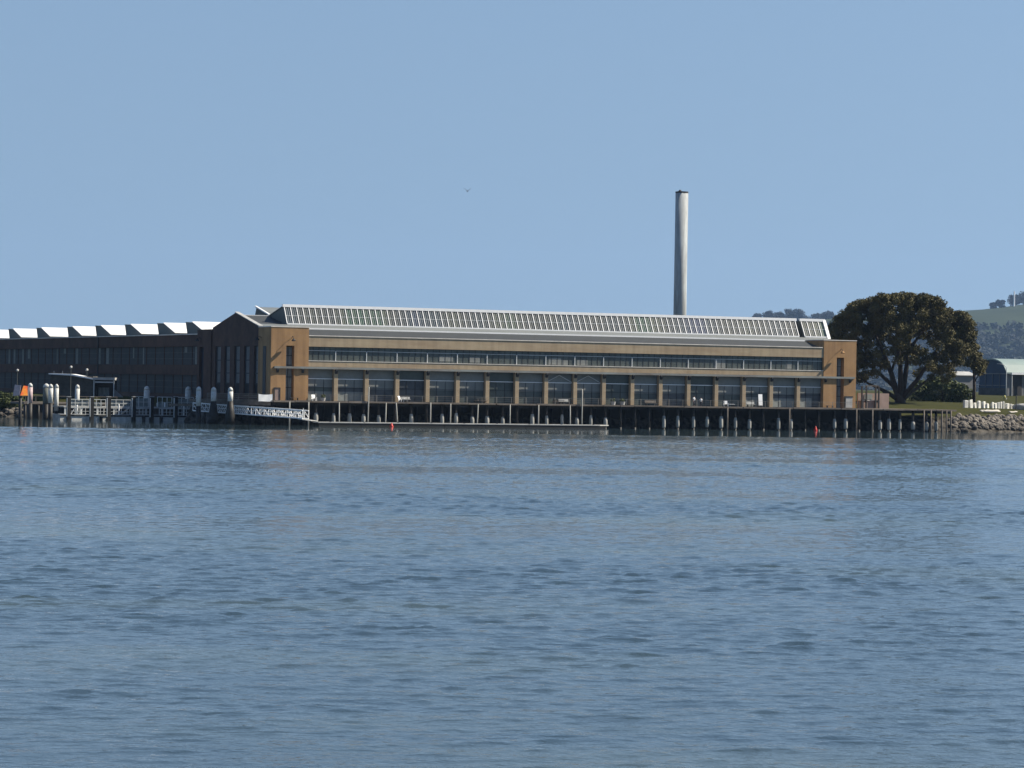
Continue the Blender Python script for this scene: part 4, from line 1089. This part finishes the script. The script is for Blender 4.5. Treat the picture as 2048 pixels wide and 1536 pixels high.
# street lamp before the arched building
p = at(2012, 793, 700); sl = thing('street_lamp', 'slim pale street lamp with curved arm before the arched glass building', 'street lamp', (p.x, 700, gz(p.x, 700)))
h_ = at(2011, 735, 700).z-gz(p.x, 700)
MB().tube([(0, 0, 0), (0, 0, h_*.5), (0, 0, h_), (-.25, 0, h_+.35), (-.9, 0, h_+.75), (-1.7, 0, h_+.85)], [.12, .10, .08, .07, .06, .05], 8).build('pole', M['rail'], sl, True)
MB().prism([(-2.3, h_+.80), (-1.6, h_+.78), (-1.6, h_+.90), (-2.2, h_+.92)], 'v', -.14, .14).build('lamp_head', M['rail'], sl)
MB().tube([(0, 0, 0), (0, 0, .35)], [.22, .18], 8).build('base', M['conc'], sl)
p = at(2009, 794, 690); hy = thing('hydrant', 'small yellow hydrant on the grass below the slim street lamp', 'hydrant', (p.x, 690, gz(p.x, 690)-.05))
MB().tube([(0, 0, 0), (0, 0, .6), (0, 0, .72), (0, 0, .95), (0, 0, 1.1)], [.24, .22, .3, .26, .06], 12).build('body', M['yellow'], hy, True)
for s in (-1, 1): MB().tube([(s*.2, 0, .55), (s*.4, 0, .55)], .1, 8).build('outlet', M['yellow'], hy)

# ------------------------------------------------------------------ ferry landing at the left
# long pontoon, seen almost side on
fl = thing('ferry_float', 'ferry landing float with grey sides, raised platform and white railings', 'dock')
A_ = at(120, 838, 518.0); B_ = at(402, 838, 529.0)
du = (B_-A_); du.z = 0; LEN = du.length; rzf = math.atan2(du.y, du.x)
fl.location = (A_.x, A_.y, 0); fl.rotation_euler.z = rzf
MB().box(0, LEN, 0, 9, -.4, 1.35).build('hull', M['pilecap'], fl)
MB().box(-.05, LEN+.05, -.12, -.004, 1.05, 1.30).build('rub_rail', M['dark'], fl)
MB().box(1.0, LEN-.6, 1.2, 8.0, 2.55, 2.75).build('platform', M['conc'], fl)
for x in np.linspace(1.3, LEN-.9, 9): MB().box(x-.12, x+.12, 1.3, 1.55, 1.355, 2.545).build('leg', M['rail'], fl)
def railing(x0, x1, y, z0, z1, n, name='railing', m=None):
    f = MB()
    for i in range(n+1):
        x = x0+(x1-x0)*i/n; f.box(x-.05, x+.05, y-.04, y+.04, z0, z1)
    f.box(x0-.05, x1+.05, y-.045, y+.045, z1+.003, z1+.11); f.box(x0+.06, x1-.06, y-.03, y+.03, (z0+z1)/2-.04, (z0+z1)/2+.04)
    return f.build(name, m or M['rail'], fl)
def X(px): return (px-120)/(402-120)*LEN
segs = [(140, 181), (186, 214), (220, 264), (270, 300), (318, 347), (355, 391)]
for k, (p0, p1) in enumerate(segs):
    railing(X(p0), X(p1), .25, 1.36, 2.45, 4)
    railing(X(p0), X(p1), 1.32, 2.76, 3.9 if k < 3 else 4.5, 3)
    if k in (0, 2, 3, 5):
        MB().box(X(p0)+.1, X(p1)-.1, 1.42, 1.46, 2.8, 3.8 if k < 3 else 4.3).build('mesh_panel', M['mesh'], fl)
    if k in (1, 4):
        MB().box(X(p0)+.2, X(p1)-.6, 1.45, 2.6, 2.76, 3.5).build('locker', M['mesh'], fl)
for px, z0, z1 in ((155, 1.36, 3.0), (238, 1.36, 3.2), (369, 1.36, 3.3), (330, 2.76, 3.6)):
    MB().tube([(X(px), .6, z0), (X(px), .6, z1-.15), (X(px), .6, z1)], [.14, .14, .05], 8).build('bollard', M['white'], fl)
MB().prism([(X(245), 1.5), (X(245), 1.62), (X(262), 2.9), (X(262), 2.75)], 'v', .35, 1.1).build('stair', M['conc'], fl)
for px in (142, 158):
    f = MB(); f.bar((X(px), .3, 1.36), (X(px+8), .3, 2.5), .09); f.build('brace', M['white'], fl)
for px in (200, 285, 320, 378):
    MB().tube([(X(px), .05, 1.0), (X(px), -.3, .9), (X(px), -.3, .3)], [.2, .32, .3], 10).build('fender_tyre', M['dark'], fl)
# fender piles along the float
fpn = ['first', 'second', 'third', 'fourth', 'fifth', 'sixth', 'last']
for k, px in enumerate([137, 183, 217, 267, 303, 351, 394.5]):
    Y = 517.3+k*1.7
    p = at(px, 838, Y); zt = at(px, 794, Y).z
    t = thing('fender_pile', f'{fpn[k]} short dark square fender pile from the left along the ferry float', 'pile', (p.x, Y, 0), rzf, 'fender piles of the ferry float')
    MB().box(-.34, .34, -.3, .3, -1.5, zt).build('post', M['pilewet'], t, bevel=.05)
    MB().box(-.38, -.30 if k else -.345, -.33, .05, 1.0, zt-.2).build('rub_strip', M['rail'], t)
    MB().box(-.36, .36, -.32, .32, zt, zt+.1).build('cap', M['conc'], t)
# tall mooring piles with white caps
moor = [(60, 766, 517, .42, 806, 'leftmost tall white-topped mooring pile, beside the orange channel marker', M['palepink']),
        (92, 767, 521, .55, 808, 'stout grey-green mooring pile touching a white-topped pile on its right', None),
        (101, 768, 519, .40, 806, 'white-topped mooring pile right against the stout grey-green one', None),
        (112.5, 768, 522.5, .36, 822, 'slim white-topped mooring pile left of the first dark fender pile', None),
        (154, 769, 534, .40, 826, 'white-topped mooring pile standing before the landing shelter', None),
        (293, 772, 537, .50, 815, 'rounded white-topped mooring pile right of the shelter opening', None),
        (376, 773, 539, .52, 812, 'rounded white-topped mooring pile behind the right end of the float', None),
        (397, 773, 502.5, .42, 812, 'white-topped mooring pile at the top of the white gangway', None),
        (427, 774, 501.8, .44, 806, 'white-topped mooring pile with dark foot crossing the gangway, left of its twin', None),
        (460.5, 774, 500.2, .42, 806, 'rightmost white-topped mooring pile with dark foot crossing the gangway', None)]
for (px, yt, Y, r, yw, lab, mm) in moor:
    p = at(px, yw, Y); zt = at(px, yt, Y).z; zw = p.z
    t = thing('mooring_pile', lab, 'pile', (p.x, Y, 0), 0, 'mooring piles of the ferry landing')
    top = M['endwall'] if px == 92 else (mm or M['pilecap'])
    MB().tube([(0, 0, -2), (0, 0, zw)], [r*1.05, r*1.0], 14).build('post', M['pilewet'], t, True)
    MB().tube([(0, 0, zw), (0, 0, zt-.7)], [r*1.04, r*1.04], 16).build('sleeve', top, t, True)
    if 420 < px < 465:
        MB().tube([(0, 0, -.5), (0, 0, 1.9), (0, 0, 2.6), (0, 0, zw+.3)], [.82, .84, .70, r*1.08], 14).build('fender_collar', M['pilewet'], t, True)
    MB().tube([(0, 0, zt-.695), (0, 0, zt-.25), (0, 0, zt)], [r*1.1, r*.85, r*.25], 16).build('cap', M['pilecap'], t, True)

# gangway
gA = at(392, 822, 507.0); gB = at(611, 838, 495.5)
ga = thing('gangway', 'white trussed gangway sloping from the ferry landing down to the long float', 'gangway')
ga.location = (gA.x, gA.y, 0)
dv_ = gB-gA; lenh = sqrt(dv_.x**2+dv_.y**2); ga.rotation_euler.z = math.atan2(dv_.y, dv_.x)
zA_, zB_ = gA.z, gB.z
def gp(t_, y, h): return (lenh*t_, y, zA_+(zB_-zA_)*t_+h)
for y, nm in ((-.9, 'truss'), (.9, 'truss')):
    f = MB(); f.bar(gp(0, y, .08), gp(1, y, .08), .17, .17); f.bar(gp(0, y, 1.38), gp(1, y, 1.38), .17, .2)
    f.bar(gp(0, y, .75), gp(1, y, .75), .05, .07)
    n = 26
    for i in range(n+1): f.bar(gp(i/n, y, .15), gp(i/n, y, 1.3), .08)
    for i in range(n): f.bar(gp(i/n, y, 1.3), gp((i+1)/n, y, .15), .07) if i < n/2 or i % 2 else f.bar(gp(i/n, y, .15), gp((i+1)/n, y, 1.3), .07)
    f.build(nm, M['white'], ga)
dk_ = MB(); dk_.bar(gp(0.002, 0, .02), gp(.998, 0, .02), 1.6, .08); dk_.build('deck', M['rail'], ga)
MB().bar(gp(.96, 0, -.1), gp(1.08, 0, -.2), 2.0, .08).build('landing_flap', M['conc'], ga)
MB().tube([gp(.95, .95, .2), gp(.95, .95, 1.75)], .06, 6).build('pole', M['rail'], ga)

# dark timber pier under the shelter side
p = at(48, 818, 530); pr_ = thing('timber_pier', 'dark old timber pier behind the leftmost mooring piles, below the shelter', 'pier', (p.x, 530, 0), rzf)
pw_ = at(245, 818, 530).x-p.x
MB().box(0, pw_, 0, 9, 2.9, 3.25).build('deck', M['wood'], pr_)
MB().box(.1, pw_-.1, .5, .7, .3, 2.89).build('skirt', M['pilewet'], pr_)  # near-black sheet added for the shade under the pier deck
for x in np.linspace(.3, pw_-.3, 8): MB().tube([(x, .25, -1.5), (x, .25, 2.89)], .2, 8).build('pile', M['pilewet'], pr_, True)
rq = MB()
for x in np.linspace(.3, pw_-.3, 10): rq.box(x-.05, x+.05, .1, .2, 3.25, 4.3)
rq.box(.2, pw_-.2, .08, .22, 4.303, 4.4); rq.build('railing', M['wood'], pr_)

# landing shelter
p = at(98, 806, 552); sh = thing('shelter', 'low grey landing shelter with white roof edge and dark open front', 'shelter', (p.x, 552, gz(p.x, 552)))
zb_ = gz(p.x, 552)
def Z(px, py, Y=552): return at(px, py, Y).z-zb_
def Xs(px, Y=552): return at(px, 780, Y).x-p.x
x0, x1, x2 = 0, Xs(186), Xs(229)
MB().box(0.1, x1, .1, 6, -1.5, Z(140, 752)).build('wall', M['shedwall'], sh)
MB().prism([(-.1, Z(98, 746.5)), (Xs(142), Z(142, 748)), (x1+.2, Z(186, 757)), (x1+.2, Z(186, 759.5)), (Xs(142), Z(142, 751)), (-.1, Z(98, 748.5))], 'v', -.5, 6.4).build('roof', M['white'], sh)
MB().box(x1+.05, x2+.1, -.55, 6.4, Z(205, 760), Z(205, 755)).build('canopy', M['conc'], sh)
MB().box(x1+.4, x2-.3, -.3, -.1, Z(205, 765.5), Z(205, 763)).build('beam', M['rail'], sh)
MB().box(x1+.1, x2, 3.0, 3.3, -1.5, Z(205, 760)-.02).build('back_wall', M['dark'], sh)
MB().box(x1+.6, x1+2.6, 2.9, 2.99, 0, Z(205, 775)).build('notice_board', M['mesh'], sh)
for x in (x1+.2, x2-.1): MB().box(x-.08, x+.08, -.35, -.19, -1.5, Z(205, 760)-.01).build('post', M['rail'], sh)
MB().prism([(x2, -.8), (x2+1.7, -.8), (x2+1.5, .5), (x2, 1.8)], 'v', .2, .5).build('side_wall', M['greyshed'], sh)
rv = MB()
for px in (108, 125, 142): rv.bar((Xs(px), -.4, Z(px, 748)), (Xs(px), -.4, Z(px, 742)), .05)
rv.build('vent_pipe', M['rail'], sh)
# globe lamps
def globe(label, px, py, Y, base):
    p = at(px, py, Y); t = thing('globe_lamp', label, 'street lamp', (p.x, Y, base), 0, 'globe lamps at the landing')
    h = p.z-base
    MB().tube([(0, 0, 0), (0, 0, h-.35)], [.05, .04], 8).build('pole', M['endwall'], t)
    b2 = MB().blob((0, 0, h), (.28, .28, .3), random.Random(2), 2).build('globe', M['conc'], t, True)
globe('globe lamp standing over the white shelter roof', 142, 734.5, 549, gz(-80, 549))
globe('globe lamp near the left photo edge above the channel marker', 35, 741, 553, 3.0)
globe('globe lamp above the shelter opening, right of the other two', 174, 740, 560, 4.2)

# bank shrubs at the left edge
for k, (px, py, h, r, lab) in enumerate([(2, 822, 3.0, 2.6, 'low olive shrub cut by the left photo edge on the bank'), (20, 822, 2.7, 2.4, 'low olive shrub on the bank just left of the marker pile'), (36, 818, 2.2, 1.8, 'small dark shrub behind the marker pile')]):
    b = at(px, py, 549); z = gz(b.x, 549)
    simple_tree('shrub', lab, (b.x, 549, z-.3), h, r, 140+k, M['leaf2'], 'shrubs on the left bank', 'shrub', 120, .2, True, .1)

# channel marker
Y = 457.0; p = at(40, 830, Y)
cm = thing('channel_marker', 'dark channel marker pile with an orange dayboard standing in the water', 'marker', (p.x, Y, 0), .55)
zt = at(40, 790, Y).z
MB().tube([(0, 0, -2), (0, 0, 1.5), (.02, 0, zt+.9)], [.29, .27, .24], 12).build('pile', M['pilewet'], cm, True)
zc0, zc1 = at(45, 791, Y).z, at(45, 772, Y).z
bd = MB().prism([(-.15, zc0), (1.05, zc0), (1.0, zc1), (.35, zc1+.05)], 'v', -.36, -.31).build('dayboard', M['orange'], cm)
MB().prism([(-.28, zc0-.1), (1.12, zc0-.1), (1.12, zc0-.004), (-.28, zc0-.004)], 'v', -.37, -.30).build('board_frame', M['dark'], cm)
b3 = MB().add([(-.25, -.30, zc0), (-1.0, .6, zc0-.1), (-.75, .4, zc1+.2), (-.05, -.30, zc1+.1)], [(0, 1, 2, 3)]).build('side_board', M['palepink'], cm)
sm = b3.modifiers.new('thick', 'SOLIDIFY'); sm.thickness = .05
MB().bar((.35, -.28, zc1), (.2, -.28, zc1+.55), .06).build('spike', M['dark'], cm)
MB().box(1.12, 1.2, -.3, -.2, zc0-1.3, zc1).build('upright', M['conc'], cm)

# ------------------------------------------------------------------ gull
p = at(935, 382, 330)
gl = thing('gull', 'dark gull flying with raised wings in the open sky', 'bird', p)
MB().tube([(-.02, .22, -.05), (0, .1, 0), (0, -.05, -.02), (.02, -.2, -.07), (.03, -.26, -.10)], [.015, .055, .07, .05, .015], 8).build('body', M['bird'], gl, True)
for s, tip in ((-1, .30), (1, .30)):
    wv = MB()
    a_ = [(s*.02, .10, .0), (s*.16, .10, .17), (s*.38, .02, tip)]; c_ = [(s*.02, -.12, -.04), (s*.16, -.10, .13), (s*.38, -.05, tip-.01)]
    vs_ = []
    for i in range(3):
        for dz in (-.012, .012): vs_ += [(a_[i][0], a_[i][1], a_[i][2]+dz), (c_[i][0], c_[i][1], c_[i][2]+dz)]
    # per section: 0 a-,1 c-,2 a+,3 c+
    fs_ = []
    for i in range(2):
        o_ = 4*i; fs_ += [(o_, o_+1, o_+5, o_+4), (o_+2, o_+6, o_+7, o_+3), (o_, o_+4, o_+6, o_+2), (o_+1, o_+3, o_+7, o_+5)]
    fs_ += [(0, 2, 3, 1), (8, 9, 11, 10)]
    wv.add(vs_, fs_).build('wing', M['bird'], gl)

# ------------------------------------------------------------------ haze
if HAZE > 0:
    hz = MB().box(-5000, 5000, -260, 11800, -4.5, 520).build('haze', bpy.data.materials.new('haze_air'))
    m = hz.data.materials[0]; m.use_nodes = True; n = m.node_tree; n.nodes.clear()
    pv = n.nodes.new('ShaderNodeVolumePrincipled'); pv.inputs['Density'].default_value = HAZE; pv.inputs['Color'].default_value = (.42, .64, .98, 1); pv.inputs['Anisotropy'].default_value = 0.2
    oo = n.nodes.new('ShaderNodeOutputMaterial'); n.links.new(pv.outputs[0], oo.inputs['Volume'])
    tag(hz, kind='stuff')
